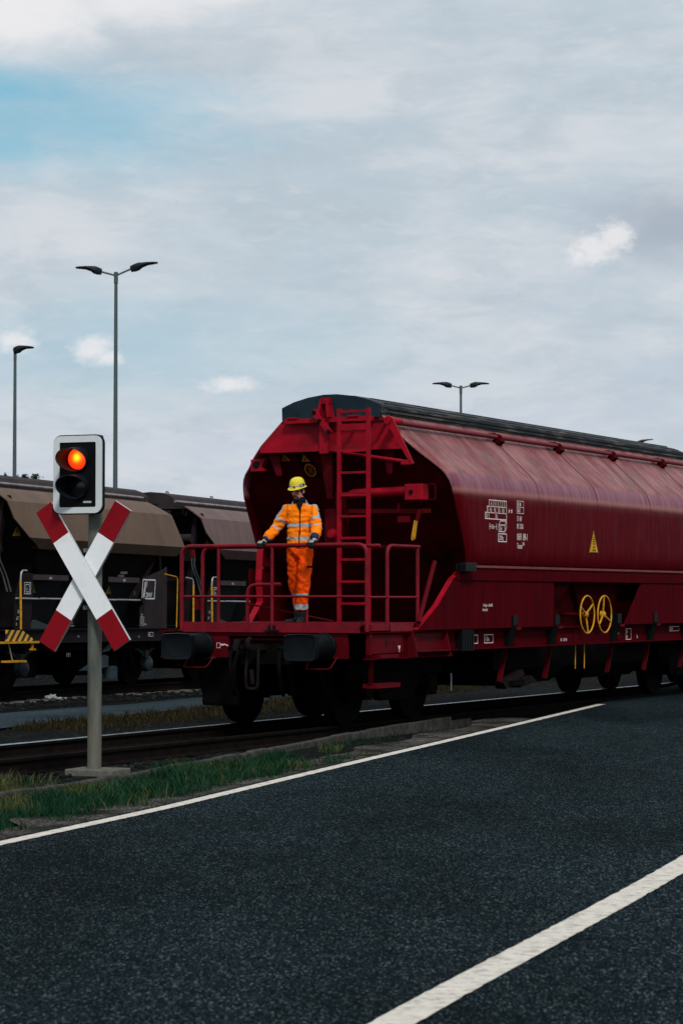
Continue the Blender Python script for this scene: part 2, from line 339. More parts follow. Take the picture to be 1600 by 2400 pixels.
    def build(s, name, mats, parent=None, smooth=False, bevel=0):
        o = bpy.data.objects.new(name, s.mesh(name, mats, smooth)); C.objects.link(o)
        if parent: o.parent = parent
        if bevel:
            b = o.modifiers.new('bevel', 'BEVEL'); b.width = bevel; b.segments = 2; b.limit_method = 'ANGLE'
        return o
def thing(name, label, cat, loc=(0, 0, 0), rotz=0, group=None):
    o = bpy.data.objects.new(name, None); C.objects.link(o); o.location = loc; o.rotation_euler = (0, 0, rotz); o.empty_display_size = .3
    return tag(o, label, cat, group)
def tag(o, label, cat, group=None, kind=None):
    o['label'] = label; o['category'] = cat
    if group: o['group'] = group
    if kind: o['kind'] = kind
    return o
def struct(o, kind='structure'): o['kind'] = kind; return o
def copy_tree(o, parent=None):
    c = o.copy(); C.objects.link(c)
    if parent: c.parent = parent
    for ch in list(o.children): copy_tree(ch, c)
    return c
def arcpts(pts, r=.12, n=5):
    """round the corners of a polyline"""
    pts = [Vector(p) for p in pts]; out = [pts[0]]
    for a, b, c in zip(pts, pts[1:], pts[2:]):
        d1 = (a - b); d2 = (c - b); k = min(r, d1.length * .45, d2.length * .45)
        p = b + d1.normalized() * k; q = b + d2.normalized() * k
        for i in range(n + 1):
            t = i / n; out.append(p * (1 - t) ** 2 + b * 2 * t * (1 - t) + q * t * t)
    out.append(pts[-1]); return out
def textmesh(s, size, xs=.6, align='LEFT'):
    cu = bpy.data.curves.new('t', 'FONT'); cu.body = s; cu.size = size; cu.align_x = align; cu.resolution_u = 2; cu.offset = size * .018
    o = bpy.data.objects.new('t', cu); C.objects.link(o)
    me = o.to_mesh(); vs = [(p.co.x * xs, p.co.y) for p in me.vertices]; fs = [tuple(f.vertices) for f in me.polygons]
    o.to_mesh_clear(); C.objects.unlink(o); bpy.data.objects.remove(o); bpy.data.curves.remove(cu)
    return vs, fs
class Letters(MB):
    """lettering laid on a plane: origin, right, up, and a small stand-off"""
    def __init__(s, o, r, u): super().__init__(); s.o = Vector(o); s.r = Vector(r); s.u = Vector(u)
    def P(s, x, y): return s.o + s.r * x + s.u * y
    def text(s, x, y, t, size, xs=.6, align='LEFT', slant=0., mi=0):
        vs, fs = textmesh(t, size, xs, align); return s.add([s.P(x + a + slant * b, y + b) for a, b in vs], fs, mi)
    def line(s, x0, y0, x1, y1, w, mi=0):
        d = Vector((x1 - x0, y1 - y0)).normalized() * w / 2; n = Vector((-d.y, d.x))
        return s.add([s.P(x0 - d.x + n.x, y0 - d.y + n.y), s.P(x0 - d.x - n.x, y0 - d.y - n.y), s.P(x1 + d.x - n.x, y1 + d.y - n.y), s.P(x1 + d.x + n.x, y1 + d.y + n.y)], [(0, 1, 2, 3)], mi)
    def rect(s, x0, y0, x1, y1, w, mi=0):
        s.line(x0, y0, x1, y0, w, mi); s.line(x0, y1, x1, y1, w, mi)
        s.line(x0, y0 + w, x0, y1 - w, w, mi); s.line(x1, y0 + w, x1, y1 - w, w, mi); return s
    def poly(s, pts, mi=0): return s.add([s.P(*p) for p in pts], [tuple(range(len(pts)))], mi)

TH = R(28); A = Vector((math.sin(TH), math.cos(TH), 0)); P_ = Vector((math.cos(TH), -math.sin(TH), 0)); O = Vector((-1.2914, 28.9058, 0))
def W(u, v, w_=0): return O + A * u + P_ * v + Vector((0, 0, w_))
AZB = R(21.8); AB = Vector((math.sin(AZB), math.cos(AZB), 0)); PB = Vector((math.cos(AZB), -math.sin(AZB), 0)); OB = Vector((-6.982, 43.585, -.113))
def WB(u, v, w_=0): return OB + AB * u + PB * v + Vector((0, 0, w_ - .0073 * u))
# ------------------------------------------------------------------ setting
def sst(a, b, x):
    t = min(1, max(0, (x - a) / (b - a))); return t * t * (3 - 2 * t)
def gz(x, y):
    d = Vector((x, y, 0)) - O; v = d.dot(P_); d2 = Vector((x, y, 0)) - OB; vb = d2.x * PB.x + d2.y * PB.y; ub = max(-60, min(90, d2.x * AB.x + d2.y * AB.y))
    z = -.22 + .18 * sst(.7, 1.7, v)
    k = sst(-7, -3.2, vb) * (1 - sst(3.2, 6.5, vb)) * (1 - sst(2, -2, v) * 0)
    zb = OB.z - .0073 * ub - .19
    if v < 0: z = z * (1 - k) + zb * k
    if v < -3: z += 1.5 * sst(-4.2, -8.5, vb) * (1 - .0 * sst(0, 1, 0))  # added bank behind the far track, darkens the gaps under the wagons
    n = noise.noise(Vector((x * .9, y * .9, 0))) * .018 + noise.noise(Vector((x * .25, y * .25, 3))) * .02
    return z + n * (1 if v < .9 else .35) - (.03 if v > 1.2 else 0)
def axis(lo, hi, step, far):
    a = [lo + i * step for i in range(int((hi - lo) / step) + 1)]
    s, x = step, hi
    while x < far: s *= 1.5; x += s; a.append(x)
    s, x = step, lo
    while x > -far: s *= 1.5; x -= s; a.insert(0, x)
    return a
us = axis(-24, 34, .5, 3000); vs_ = axis(-22, 10, .5, 3000)
g = MB(); g.up = True; vs = []
for u in us:
    for v in vs_:
        p = W(u, v); vs.append((p.x, p.y, gz(p.x, p.y) if abs(u) < 80 and abs(v) < 80 else (-.3 if v > -3 else 1.2)))
nv = len(vs_)
g.add(vs, [(i * nv + j, (i + 1) * nv + j, (i + 1) * nv + j + 1, i * nv + j + 1) for i in range(len(us) - 1) for j in range(nv - 1)])
struct(g.build('ground', 'gravel', smooth=True))

edge = [(-5.6, 5.0), (-4.2, 9.6), (-3.05, 13.5), (-2.296, 15.858), (-1.487, 18.25), (-1.081, 19.571), (.068, 23.413), (1.675, 28.684), (4.019, 36.439)]
def resamp(pts, n):
    P = [Vector((p[0], p[1], 0)) for p in pts]; P = [2 * P[0] - P[1]] + P + [2 * P[-1] - P[-2]]; out = []
    for i in range(1, len(P) - 2):
        for k in range(n):
            t = k / n; a, b, c, d = P[i - 1:i + 3]
            out.append(.5 * ((2 * b) + (c - a) * t + (2 * a - 5 * b + 4 * c - d) * t * t + (3 * b - a - 3 * c + d) * t ** 3))
    return out + [P[-2]]
def ribbon(mb, pts, off0, off1, z, z2=None):
    vs = []; mb.up = True
    for i, p in enumerate(pts):
        d = (pts[min(i + 1, len(pts) - 1)] - pts[max(i - 1, 0)]).normalized(); r = Vector((d.y, -d.x, 0))
        for o in (off0, off1): q = p + r * (o(i) if callable(o) else o); vs.append((q.x, q.y, z(q) if callable(z) else z))
    mb.add(vs, [(2 * i, 2 * i + 1, 2 * i + 3, 2 * i + 2) for i in range(len(pts) - 1)]); return mb
E_ = resamp(edge, 40)
ext = E_ + [E_[-1] + (E_[-1] - E_[-24]).normalized() * k for k in (3, 8, 16, 30, 60)]
rd = ribbon(MB(), ext, lambda i: -.13 + .03 * noise.noise(Vector((i * .31, 3, 3))), 9.5, -.02)
o = rd.build('road', 'asphalt'); struct(o)
sm = o.modifiers.new('thick', 'SOLIDIFY'); sm.thickness = .16; sm.offset = -1
ln = ribbon(MB(), E_, lambda i: -.062 + noise.noise(Vector((i * .83, 0, 0))) * .013, lambda i: .062 + noise.noise(Vector((i * .83, 5, 0))) * .013, -.015)
struct(ln.build('edge_line', 'line'))
cl = resamp([(-2.4, 1.0), (-1.05, 5.3), (.2, 9.19), (2.12, 14.65), (4.6, 22.4), (6.2, 28.2), (9.0, 38)], 70)
struct(ribbon(MB(), cl, lambda i: -.088 + noise.noise(Vector((i * .77, 0, 9))) * .013, lambda i: .088 + noise.noise(Vector((i * .77, 5, 9))) * .010, -.015).build('centre_line', 'line'))
sh = ribbon(MB(), E_[:-20], lambda i: -.62 - .30 * noise.noise(Vector((i * .12, 2, 1))), -.09, lambda q: -.027)
struct(sh.build('road_shoulder', 'shoulder'))
# kerb of low concrete blocks beside the track
kp = resamp([(-3.3, 19.2), (-2.719, 20.231), (-2.507, 20.637), (-1.95, 22.077), (-1.274, 24.152), (-.483, 26.658), (.587, 29.998), (2.109, 34.005)], 5)
kb = MB()
for a, b in zip(kp, kp[1:]):
    d = (b - a).normalized(); n_ = random.uniform(-.008, .008) - .022 - .10 * sst(32.3, 34, b.y)
    kb.bar(a + Vector((0, 0, -.075 + n_)), b - d * .012 + Vector((0, 0, -.075 + n_)), .085, .19)
tag(kb.build('kerb', 'kerb', bevel=.015), 'low weathered concrete kerb curving between grass verge and rails', 'kerb')

# blue-grey path and dry grass between the two tracks
def zray(px, py, z):
    pt = math.atan(200 / 5500); r = Vector(((px - 800) / 5500, math.cos(pt) - math.sin(pt) * (1200 - py) / 5500, math.sin(pt) + math.cos(pt) * (1200 - py) / 5500))
    t = (z - 1.638) / r.z; return Vector((0, 0, 1.638)) + r * t
pa = [WB(u, 0) for u in range(-30, 60, 2)]
far_ = lambda i: 3.35; near_ = lambda i: 6.0 + noise.noise(Vector((i * .5, 0, 0))) * .15
struct(ribbon(MB(), pa, far_, near_, lambda q: gz(q.x, q.y) + .03).build('path', 'path', smooth=True))

def blades(name, area, count, hmin, hmax, mats, wid=.006, lean=.5, dens=None):
    vs, fs, mi = [], [], []
    for _ in range(count):
        p = area()
        if p is None: continue
        x, y = p
        k = (.42 + 1.15 * max(0, noise.noise(Vector((x * 2.4, y * 2.4, 5))) + .35)) if dens is None else dens(x, y)
        if k <= .05: continue
        if name == 'grass':
            dk = min((q.x - x) ** 2 + (q.y - y) ** 2 for q in kp) ** .5
            if dk < .4: k *= .25 + 1.5 * dk
        h = random.uniform(hmin, hmax) * k; a = random.uniform(0, 6.283); l = random.uniform(.1, lean) * h; ca, sa = math.cos(a), math.sin(a); b = random.uniform(0, 6.283)
        wx, wy = wid * math.cos(b), wid * math.sin(b); z = gz(x, y) - .01; o = len(vs)
        vs += [(x - wx, y - wy, z), (x + wx, y + wy, z), (x + wx * .8 + ca * l * .35, y + wy * .8 + sa * l * .35, z + h * .6), (x - wx * .8 + ca * l * .35, y - wy * .8 + sa * l * .35, z + h * .6), (x + ca * l, y + sa * l, z + h)]
        fs += [(o, o + 1, o + 2, o + 3), (o + 3, o + 2, o + 4)]
        q = noise.noise(Vector((x * 1.1, y * 1.1, 11))) + random.uniform(-.35, .35)
        m_ = 0 if q < .10 else (1 if q < .34 else 2)
        if mats[0] == 'grass_a' and x < -2.55 and y > 18.6 and random.random() < .6: m_ = 2
        mi += [m_, m_]
    me = bpy.data.meshes.new(name); me.from_pydata(vs, [], fs)
    for m_ in mats: me.materials.append(M[m_])
    me.polygons.foreach_set('material_index', mi)
    o = bpy.data.objects.new(name, me); C.objects.link(o); return o
for n_, c_ in (('grass_a', (.008, .034, .016)), ('grass_b', (.016, .055, .020)), ('grass_c', (.075, .075, .026)), ('dry_a', (.022, .018, .008)), ('dry_b', (.034, .026, .011)), ('dry_c', (.015, .020, .009))):
    M[n_] = mat(n_, c_, .7, spec=.15, var=.3, vscale=5)
outer = [(-5.0, 8.0), (-3.8, 12.0), (-2.376, 16.405), (-2.103, 17.44), (-1.666, 18.87), (-1.2, 20.2), (-.783, 21.406), (-.409, 22.574), (.3, 25.0), (1.0, 28.2), (1.9, 31.6)]
def xat(pl, y):
    for a, b in zip(pl, pl[1:]):
        if a[1] <= y <= b[1]: return a[0] + (b[0] - a[0]) * (y - a[1]) / (b[1] - a[1])
def verge():
    y = random.uniform(13.5, 27.5); xo = xat(outer, y)
    kp_ = [(p.x, p.y) for p in kp]; xk = xat(kp_, y)
    lo = (xk - .02) if xk is not None else xo - 3.0
    if y < 22.2: lo = min(lo, -3.2 - (22.2 - y) * .12) if xk is None or y < 21.3 else lo
    x = random.uniform(lo, xo - .02 + .30 * noise.noise(Vector((y * 2.2, 0, 0))) + (random.random() < .06) * random.uniform(0, .25))
    if y > 22.4 and noise.noise(Vector((x * 1.6, y * 1.6, 2))) < (y - 22.4) * .22 - .35: return None
    if abs(x + 2.42) < .2 and abs(y - 22.69) < .3: return None
    return x, y
tag(blades('grass', verge, 46000, .06, .17, ('grass_a', 'grass_b', 'grass_c'), .0055, .8), 'green grass verge between the road edge and the kerb', 'grass', kind='stuff')
def dry():
    u = random.uniform(-9, 26); v = 6.05 + abs(random.gauss(0, .75)); p = WB(u, v); d = p - O
    if d.dot(P_) > -1.9 or v > 7.9: return None
    return p.x, p.y
tag(blades('dry_grass', dry, 22000, .05, .15, ('dry_a', 'dry_b', 'dry_c'), .008, .9), 'dry brownish grass strip between path and red wagon track', 'grass', kind='stuff')
def weeds():
    i = random.randrange(len(kp) - 1); t = random.random(); p = kp[i].lerp(kp[i + 1], t); x = p.x + random.uniform(.02, .55) ; y = p.y - random.uniform(0, .2)
    if noise.noise(Vector((x * 1.4, y * 1.4, 8))) < -.02: return None
    return x, y
tag(blades('weeds', weeds, 3800, .025, .07, ('grass_a', 'dry_c', 'dry_b'), .006, .9), 'sparse weeds along the kerb towards the level crossing', 'weeds', kind='stuff')
# loose ballast stones
bs = MB()
def stone(p, r):
    q = Matrix.Rotation(random.uniform(0, 6.28), 3, 'Z') @ Matrix.Rotation(random.uniform(-.6, .6), 3, 'X')
    bs.ball(p, (r * random.uniform(.8, 1.4), r * random.uniform(.7, 1.1), r * random.uniform(.5, .8)), 6, 3, 0 if random.random() < .8 else 1, q)
for _ in range(5200):
    u = random.uniform(-7, 16); v = random.choice((random.uniform(.62, 1.9), random.uniform(-1.9, -.9), random.uniform(-.85, .45)))
    p = W(u, v)
    d = min((Vector((k.x, k.y, 0)) - Vector((p.x, p.y, 0))).length for k in kp)
    if u > 4.5 and v > .3: continue
    if v > .6 and (d < .12 or (xat([(k.x, k.y) for k in kp], p.y) or 99) < p.x): continue
    p.z = gz(p.x, p.y) + .008; stone(p, random.uniform(.022, .05))
for _ in range(1600):
    p = WB(random.uniform(-4, 18), random.uniform(1.1, 2.6)); p.z = gz(p.x, p.y) + .01; stone(p, random.uniform(.025, .055))
M['stone_a'] = mat('ballast_stone_dark', (.007, .0082, .0085), .9, spec=.15, var=.5, vscale=7)
M['stone_b'] = mat('ballast_stone_grey', (.016, .018, .018), .9, spec=.15, var=.5, vscale=7)
tag(bs.build('ballast_stones', ('stone_a', 'stone_b')), 'loose dark ballast stones along the rails', 'ballast', kind='stuff')

# tracks
RP = [(-.07, -.172), (.07, -.172), (.07, -.158), (.012, -.135), (.010, -.045), (.035, -.036), (.036, -.006), (.028, -.0), (-.028, 0), (-.036, -.006), (-.035, -.036), (-.010, -.045), (-.012, -.135), (-.07, -.158)]
def track(name, label, loc, rz, tilt, rails, urange, slp, mats, smat):
    t = thing(name, label, 'railway track', loc, rz)
    t.rotation_euler = (tilt, 0, rz)
    for v, m_ in zip(rails, mats):
        b = MB(); n = len(RP); rings = [[(v + x, u, z) for x, z in RP] for u in (urange[0], urange[1])]
        b.loft(rings); o = b.build('rail', (m_, 'rust'), t)
        for pl in o.data.polygons: pl.material_index = 0 if pl.center.z > -.01 and abs(pl.normal.z) > .5 else 1
    c = sum(rails) / 2; first = None; u = slp[0]
    while u < slp[1]:
        if first is None:
            first = MB().box((c - 1.3, -.13, -.33), (c + 1.3, .13, -.165)).build('sleeper', smat, t, bevel=.015); s_ = first
        else: s_ = first.copy(); C.objects.link(s_); s_.parent = t
        s_.location = (random.uniform(-.03, .03), u, random.uniform(-.008, .008)); s_.rotation_euler.z = random.uniform(-.01, .01); u += .6
    return t
track('railway_track', 'railway track under the red wagon with one polished and one dull rail', O, -TH, 0, (-.93, .53), (-60, 160), (-9, 24), ('steel', 'rust'), 'wood')
track('railway_track', 'far railway track under the brown wagons with sleeper ends showing', OB, -AZB, math.atan(-.0073), (-.75, .75), (-40, 140), (-8, 22), ('rust', 'rust'), 'concrete')

# street lamps
def luminaire(b, p, d, L_, up):
    p = Vector(p); e = p + Vector((d * L_, 0, up)); ax = (e - p).normalized(); nz = Vector((-ax.z * d, 0, ax.x * d)); side = Vector((0, 1, 0))
    rings = []
    for t, hh, ww in ((0, .035, .05), (.02, .10, .10), (.18, .125, .13), (.30, .125, .15), (.42, .085, .15), (.62, .055, .14), (.85, .04, .11), (.97, .03, .07), (1, .008, .02)):
        c = p.lerp(e, t) + nz * (.055 * math.sin(t * math.pi) + .02 - hh * .35)
        rings.append([c + side * ww * x + nz * hh * y for x, y in ((-1, -.2), (-.7, -.9), (.7, -.9), (1, -.2), (.8, .6), (0, .9), (-.8, .6))])
    b.loft(rings); return b
def lamp(label, X, Y, top, r0, r1, arms, scale=1.):
    t = thing('street_lamp', label, 'street lamp', (X, Y, -.3), 0, 'tall lamp posts beyond the wagons')
    MB().tube([(0, 0, 0), (0, 0, .5), (0, 0, top * .5), (0, 0, top - .25)], [r0 * 1.05, r0, (r0 + r1) / 2, r1], 14).build('post', 'pole', t, True)
    if len(arms) == 1: MB().tube([(0, 0, top - .27), (0, 0, top + .02)], r1 * 1.1, 10).build('collar', 'pole', t, True)
    if len(arms) > 1: MB().tube([(0, 0, top - .32), (0, 0, top + .02), (0, 0, top + .03)], [r1 * 1.25, r1 * 1.25, r1], 12).build('collar', 'pole', t, True)
    for d, ax, au, L_, lu in arms:
        z0 = top - .08
        if ax > .05: MB().tube([(0, 0, z0), (d * ax, 0, z0 + au)], .028 * scale, 8).build('arm', 'pole', t, True)
        luminaire(MB(), (d * ax, 0, z0 + au + (.02 if ax > .05 else .1)), d, L_, lu).build('lamp_head', 'lamp', t, True)
    return t
lamp('tall double-headed lamp post rising behind the traffic light', -6.745, 70, 11.65, .085, .05, [(1, .42, .19, .84, .17), (-1, .42, .11, .80, .10)])
lamp('single-headed lamp post at the left edge above the brown wagons', -10.03, 72, 9.5, .085, .045, [(1, -.06, .02, .64, .07)])
lamp('double-headed lamp post whose top shows over the red wagon roof', 5.09, 100, 10.95, .08, .05, [(1, .38, .1, .84, .06), (-1, .38, .1, .84, .06)])
lamp('distant lamp head just peeking over the far roof end of the red wagon', 18.95, 150, 11.8, .08, .05, [(1, -.05, .02, 1.05, .2)])

# a few far treetops above the left wagon roof
M['conifer'] = mat('conifer_foliage', (.020, .036, .032), .9, spec=.05, var=.5, vscale=1.5)  # grey-green with distance haze mixed into the colour
M['bark'] = mat('bark', (.03, .024, .018), .9, var=.3)
def tree(label, px, py, Y, kind, wd):
    X = (px - 800) / 5500 * Y; H = 1.638 + (1400 - py) / 5500 * Y + .3
    t = thing('conifer_tree' if kind == 0 else 'broadleaf_tree', label, 'tree', (X, Y, -.3), 0, 'far treetops above the wagon roof')
    MB().tube([(0, 0, 0), (.1, 0, H * .5), (0, 0, H * .93)], [.35, .22, .05], 8).build('trunk', 'bark', t, True)
    vs, fs = [], []
    for _ in range(3200):
        if kind == 0:
            s = random.random() ** .6; z = H * (1 - .78 * s); a = random.uniform(0, 6.28); tier = .75 + .35 * math.sin(z * 3.1); r = wd * (.1 + s) * tier * math.sqrt(random.random())
        else:
            s = random.gauss(0, 1); a = random.uniform(0, 6.28); c = random.randrange(7); rr = abs(random.gauss(0, .42)) * wd; th = random.uniform(0, 3.14)
            ca = c * 2.4; cx = math.cos(ca) * wd * .55; cz = H - wd * (.75 + .5 * (c % 4))
            z = min(H, cz + rr * math.cos(th)); r = math.hypot(cx + rr * math.cos(a) * math.sin(th), rr * math.sin(a) * math.sin(th)); a = math.atan2(rr * math.sin(a) * math.sin(th), cx + rr * math.cos(a) * math.sin(th))
        p = Vector((r * math.cos(a), r * math.sin(a), z)); q = Matrix.Rotation(random.uniform(0, 6.28), 3, 'Z') @ Matrix.Rotation(random.uniform(-1.2, 1.2), 3, 'X'); l = random.uniform(.15, .38)
        o = len(vs); vs += [tuple(p + q @ Vector(k) * l) for k in ((-1, -.5, 0), (1, -.5, 0), (0, 1, .15))]; fs.append((o, o + 1, o + 2))
    me = bpy.data.meshes.new('crown'); me.from_pydata(vs, [], fs); me.materials.append(M['conifer']); c = bpy.data.objects.new('crown', me); C.objects.link(c); c.parent = t
tree('pointed far conifer just left of the single-headed lamp post', 13, 1107, 420, 0, 2.6)
tree('small far conifer just right of the single-headed lamp post', 41, 1113.5, 430, 0, 2.2)
tree('second far conifer right of the single-headed lamp post', 55, 1113, 425, 0, 2.4)
tree('rounded far tree standing among the small conifers', 69, 1112, 410, 1, 1.6)
tree('far conifer nearest to the traffic light', 84, 1116.5, 420, 0, 2.0)

# crumpled white bag by the far track
lb = MB(); lb.ball((0, 0, .05), (.16, .09, .07), 18, 10); lb.ball((.19, .02, .025), (.13, .07, .03), 14, 8)
for i, p in enumerate(lb.v): lb.v[i] = .72 * p * (1 + .55 * noise.noise(p * 17)) + Vector((0, 0, .01))
M['bag'] = mat('white_plastic', (.30, .32, .33), .4, var=.2, vscale=12)
p = zray(122, 1632, -.24); o = lb.build('plastic_bag', 'bag'); o.location = (p.x, p.y, gz(p.x, p.y)); tag(o, 'crumpled white plastic bag lying beside the far track', 'litter')
# ------------------------------------------------------------------ red hopper wagon; local x = right (v), y = along the train (u), z = up from the rail
LW = 16.55
def red_wagon():
    t = thing('hopper_wagon', 'dark red covered hopper wagon with a railed end platform where the worker stands', 'rail wagon', O, -TH, 'dark red hopper wagons')
    # --- hull
    half = [(.72, 4.035, 2.5), (.90, 3.86, 2.5), (1.09, 3.675, 2.5), (1.25, 3.525, 2.58), (1.40, 3.385, 2.70), (1.48, 3.31, 2.745), (1.525, 3.245, 2.78), (1.555, 3.175, 2.82), (1.575, 3.09, 2.86), (1.58, 3.0, 2.89), (1.58, 2.78, 3.0), (1.58, 2.6, 3.1), (1.58, 2.36, 3.22), (1.575, 2.25, 3.27), (1.56, 2.16, 3.32), (1.535, 2.09, 3.35), (1.51, 2.055, 3.36)]
    prof = [(-v, w_, u) for v, w_, u in reversed(half)] + half
    b = MB(); nu = 30; vs = []
    for v, w_, u in prof:
        for k in range(nu + 1): vs.append((v, u + (LW - 2 * u) * k / nu, w_))
    b.add(vs, [(i * (nu + 1) + k, i * (nu + 1) + k + 1, (i + 1) * (nu + 1) + k + 1, (i + 1) * (nu + 1) + k) for i in range(len(prof) - 1) for k in range(nu)])
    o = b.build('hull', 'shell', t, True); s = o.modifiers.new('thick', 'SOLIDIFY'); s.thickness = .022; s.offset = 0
    # seam ribs across slope and side
    for u in (5.72, 7.93, 10.15, 12.4):
        for sg in (1, -1): MB().tube([(sg * (v + .008), u, w_ + .008) for v, w_, _ in half[1:]], .006, 5).build('seam', 'red_seam', t)
    # end walls sloping down and in under the hull, with canopy plate above
    for name, f in (('end_wall', 1), ('end_wall', -1)):
        U = lambda u: u if f > 0 else LW - u
        b = MB(); pr = [(-1.04, 3.62), (-1.36, 3.37), (-1.54, 3.1), (-1.555, 2.6), (-1.555, 1.32), (1.555, 1.32), (1.555, 2.6), (1.54, 3.1), (1.36, 3.37), (1.04, 3.62)]
        sl_ = lambda z: 2.56 + (3.62 - z) * .72
        b.add([(v, U(sl_(z)), z) for v, z in pr] + [(v, U(sl_(z) + .06), z) for v, z in pr], [tuple(range(10)), tuple(range(19, 9, -1))] + [(i, (i + 1) % 10, (i + 1) % 10 + 10, i + 10) for i in range(10)])
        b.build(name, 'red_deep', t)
        b = MB(); pl = [(-.70, 4.03), (-1.08, 3.66), (-1.06, 3.585), (1.06, 3.585), (1.08, 3.66), (.70, 4.03)]
        b.prism(pl, 'y', U(2.46), U(2.49)); b.box((-1.055, min(U(2.39), U(2.46)), 3.575), (1.055, max(U(2.39), U(2.46)), 3.588)); b.prism([(-1.05, 3.588), (1.05, 3.588), (1.05, 3.66), (-1.05, 3.66)], 'y', U(2.395), U(2.41))
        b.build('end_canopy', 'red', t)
    # gussets under the canopy
    for v0, v1, w0, vb0, vb1 in ((-.99, -.83, 3.275, -.87, -.79), (-.20, -.02, 2.95, -.10, -.02), (.74, .90, 3.26, .80, .86)):
        MB().prism([(v0, 3.575), (vb0, w0), (vb1, w0), (v1, 3.575)], 'y', 2.52, 2.55).build('gusset', 'red_dull', t)
    # edge flange of the lower side sheets
    for pts in ([(1.56, 3.34, 2.06), (1.565, 2.9, 1.87), (1.56, 2.47, 1.54), (1.55, 1.9, 1.225)], [(-1.50, 3.20, 2.42), (-1.47, 3.04, 2.28), (-1.46, 2.98, 1.88), (-1.46, 3.02, 1.58), (-1.46, 2.72, 1.30)]):
        fl = MB()
        for a, c in zip(pts, pts[1:]):
            s_ = -.075 if a[0] > 0 else .095
            a = Vector(a); c = Vector(c); k = Vector((s_, 0, 0)); q = Vector((0, .018, .004))
            fl.add([a, a + k, c + k, c, a + q, a + k + q, c + k + q, c + q], [(0, 1, 2, 3), (7, 6, 5, 4), (0, 4, 5, 1), (1, 5, 6, 2), (2, 6, 7, 3), (3, 7, 4, 0)])
        fl.build('edge_flange', 'red', t)
    # lower side walls: sheet with a trapezoid bay between u 6.27 and 9.8
    b = MB()
    for sg in (1, -1):
        fr = [(3.33, 2.03), (2.93, 1.862), (2.49, 1.54), (1.93, 1.222)] if sg > 0 else [(3.25, 2.03), (3.0, 1.862), (3.04, 1.54), (2.75, 1.222)]
        b.prism([(sg * 1.552, 1.865), (sg * 1.592, 1.865), (sg * 1.592, 2.03), (sg * 1.552, 2.03)], 'y', 3.02, LW - 3.02, 0)
        for poly in (fr[1:] + [(6.27, 1.222), (6.27, 1.862)], [(9.80, 1.862), (9.06, 1.222), (LW - 1.93, 1.222), (LW - 2.49, 1.54), (LW - 2.93, 1.862)]):
            b.prism(poly, 'x', sg * 1.555, sg * 1.575)
        b.box((sg * 1.58 - .012, 3.36, 2.034), (sg * 1.58 + .03, LW - 3.36, 2.066), 1)
    b.build('lower_side', ('red_dull2', 'palerib'), t)
    # hopper bottoms seen in the bay
    b = MB()
    for sg in (1, -1):
        b.box((sg * 1.14 - .02, 6.0, 1.2), (sg * 1.14 + .02, 10.4, 2.03))
        b.prism([(6.27, 1.862), (7.55, 1.862), (6.62, 1.30), (6.27, 1.30)], 'x', sg * 1.16, sg * 1.32)
        b.prism([(7.75, 1.95), (9.9, 1.95), (9.1, 1.24), (8.2, 1.24)], 'x', sg * 1.16, sg * 1.24)
        b.box((sg * 1.25 - .06, 6.85, 1.28), (sg * 1.25 + .06, 7.08, 1.50))
    b.build('discharge_hopper', 'red_deep', t)
    # sills
    for sg in (1, -1):
        b = MB(); x0, x1 = sorted((sg * 1.40, sg * 1.52)); m0, m1 = sorted((sg * 1.445, sg * 1.46))
        b.box((x0, .62, 1.196), (x1 + .0, LW - .62, 1.214)); b.box((x0, 3.0, .94), (x1, LW - 3.0, .957)); b.box((m0, .66, .957), (m1, LW - .66, 1.196))
        for a, c in ((.66, 3.0), (LW - 3.0, LW - .66)):
            b.box((m0, a, .885), (m1, c, .957)); b.box((x0, a, .868), (x1, c, .885))
        b.build('side_sill', 'red_dull2', t)
    for u in (1.80, 2.79, LW - 1.8, LW - 2.79): MB().prism([(1.46, 1.196), (1.53, 1.196), (1.60, .885), (1.46, .885)], 'y', u - .008, u + .008).build('sill_stiffener', 'red_dull', t)
    b = MB(); b.prism([(1.81, 1.185), (2.78, 1.185), (2.78, .96), (1.81, .96)], 'x', 1.461, 1.478); b.box((1.46, 1.81, .945), (1.60, 2.78, .962))
    b.build('sill_plate', 'red_dull', t)
    b = MB(); b.box((1.46, 3.2, .93), (1.56, 3.58, 1.212))
    for k in range(5): b.box((1.56, 3.22 + k * .075, .94), (1.567, 3.255 + k * .075, 1.2))
    b.build('document_holder', 'black', t)
    for u in (4.87, 6.36, 8.80, 10.38, 12.0):
        k = MB().prism([(1.46, .955), (1.50, .955), (1.60, 1.25), (1.60, 1.39), (1.46, 1.39)], 'y', u - .09, u + .07).build('side_bracket', 'black', t)
        MB().box((1.60, u - .02, 1.19), (1.63, u + .12, 1.23)).build('bracket_tab', 'red_dull', k)
    for u, w0 in ((5.0, .47), (6.6, .47), (9.03, .485), (10.62, .48), (12.3, .48)):
        MB().bar((1.36, u + .03, .93), (1.30, u - .03, w0), .07, .025).build('hanger_strut', 'red_dull', t)
    for u in (7.45, 7.80): MB().tube([(1.42, u, .93), (1.42, u - .01, .58)], .008, 6).build('release_rod', 'yellow', t)
    # lamp bracket box on the corner
    MB().box((1.60, 3.02, 1.975), (1.70, 3.36, 2.095)).box((1.585, 2.96, 2.0), (1.60, 3.38, 2.075)).build('lamp_box', 'oil', t, bevel=.012)
    # --- roof lid
    arch = [(-.74, 4.035), (-.745, 4.17), (-.70, 4.19), (-.56, 4.245), (-.34, 4.298), (-.1, 4.328), (.1, 4.328), (.34, 4.298), (.56, 4.245), (.70, 4.19), (.745, 4.17), (.74, 4.035)]
    b = MB(); b.prism(arch, 'y', 2.47, 14.1)
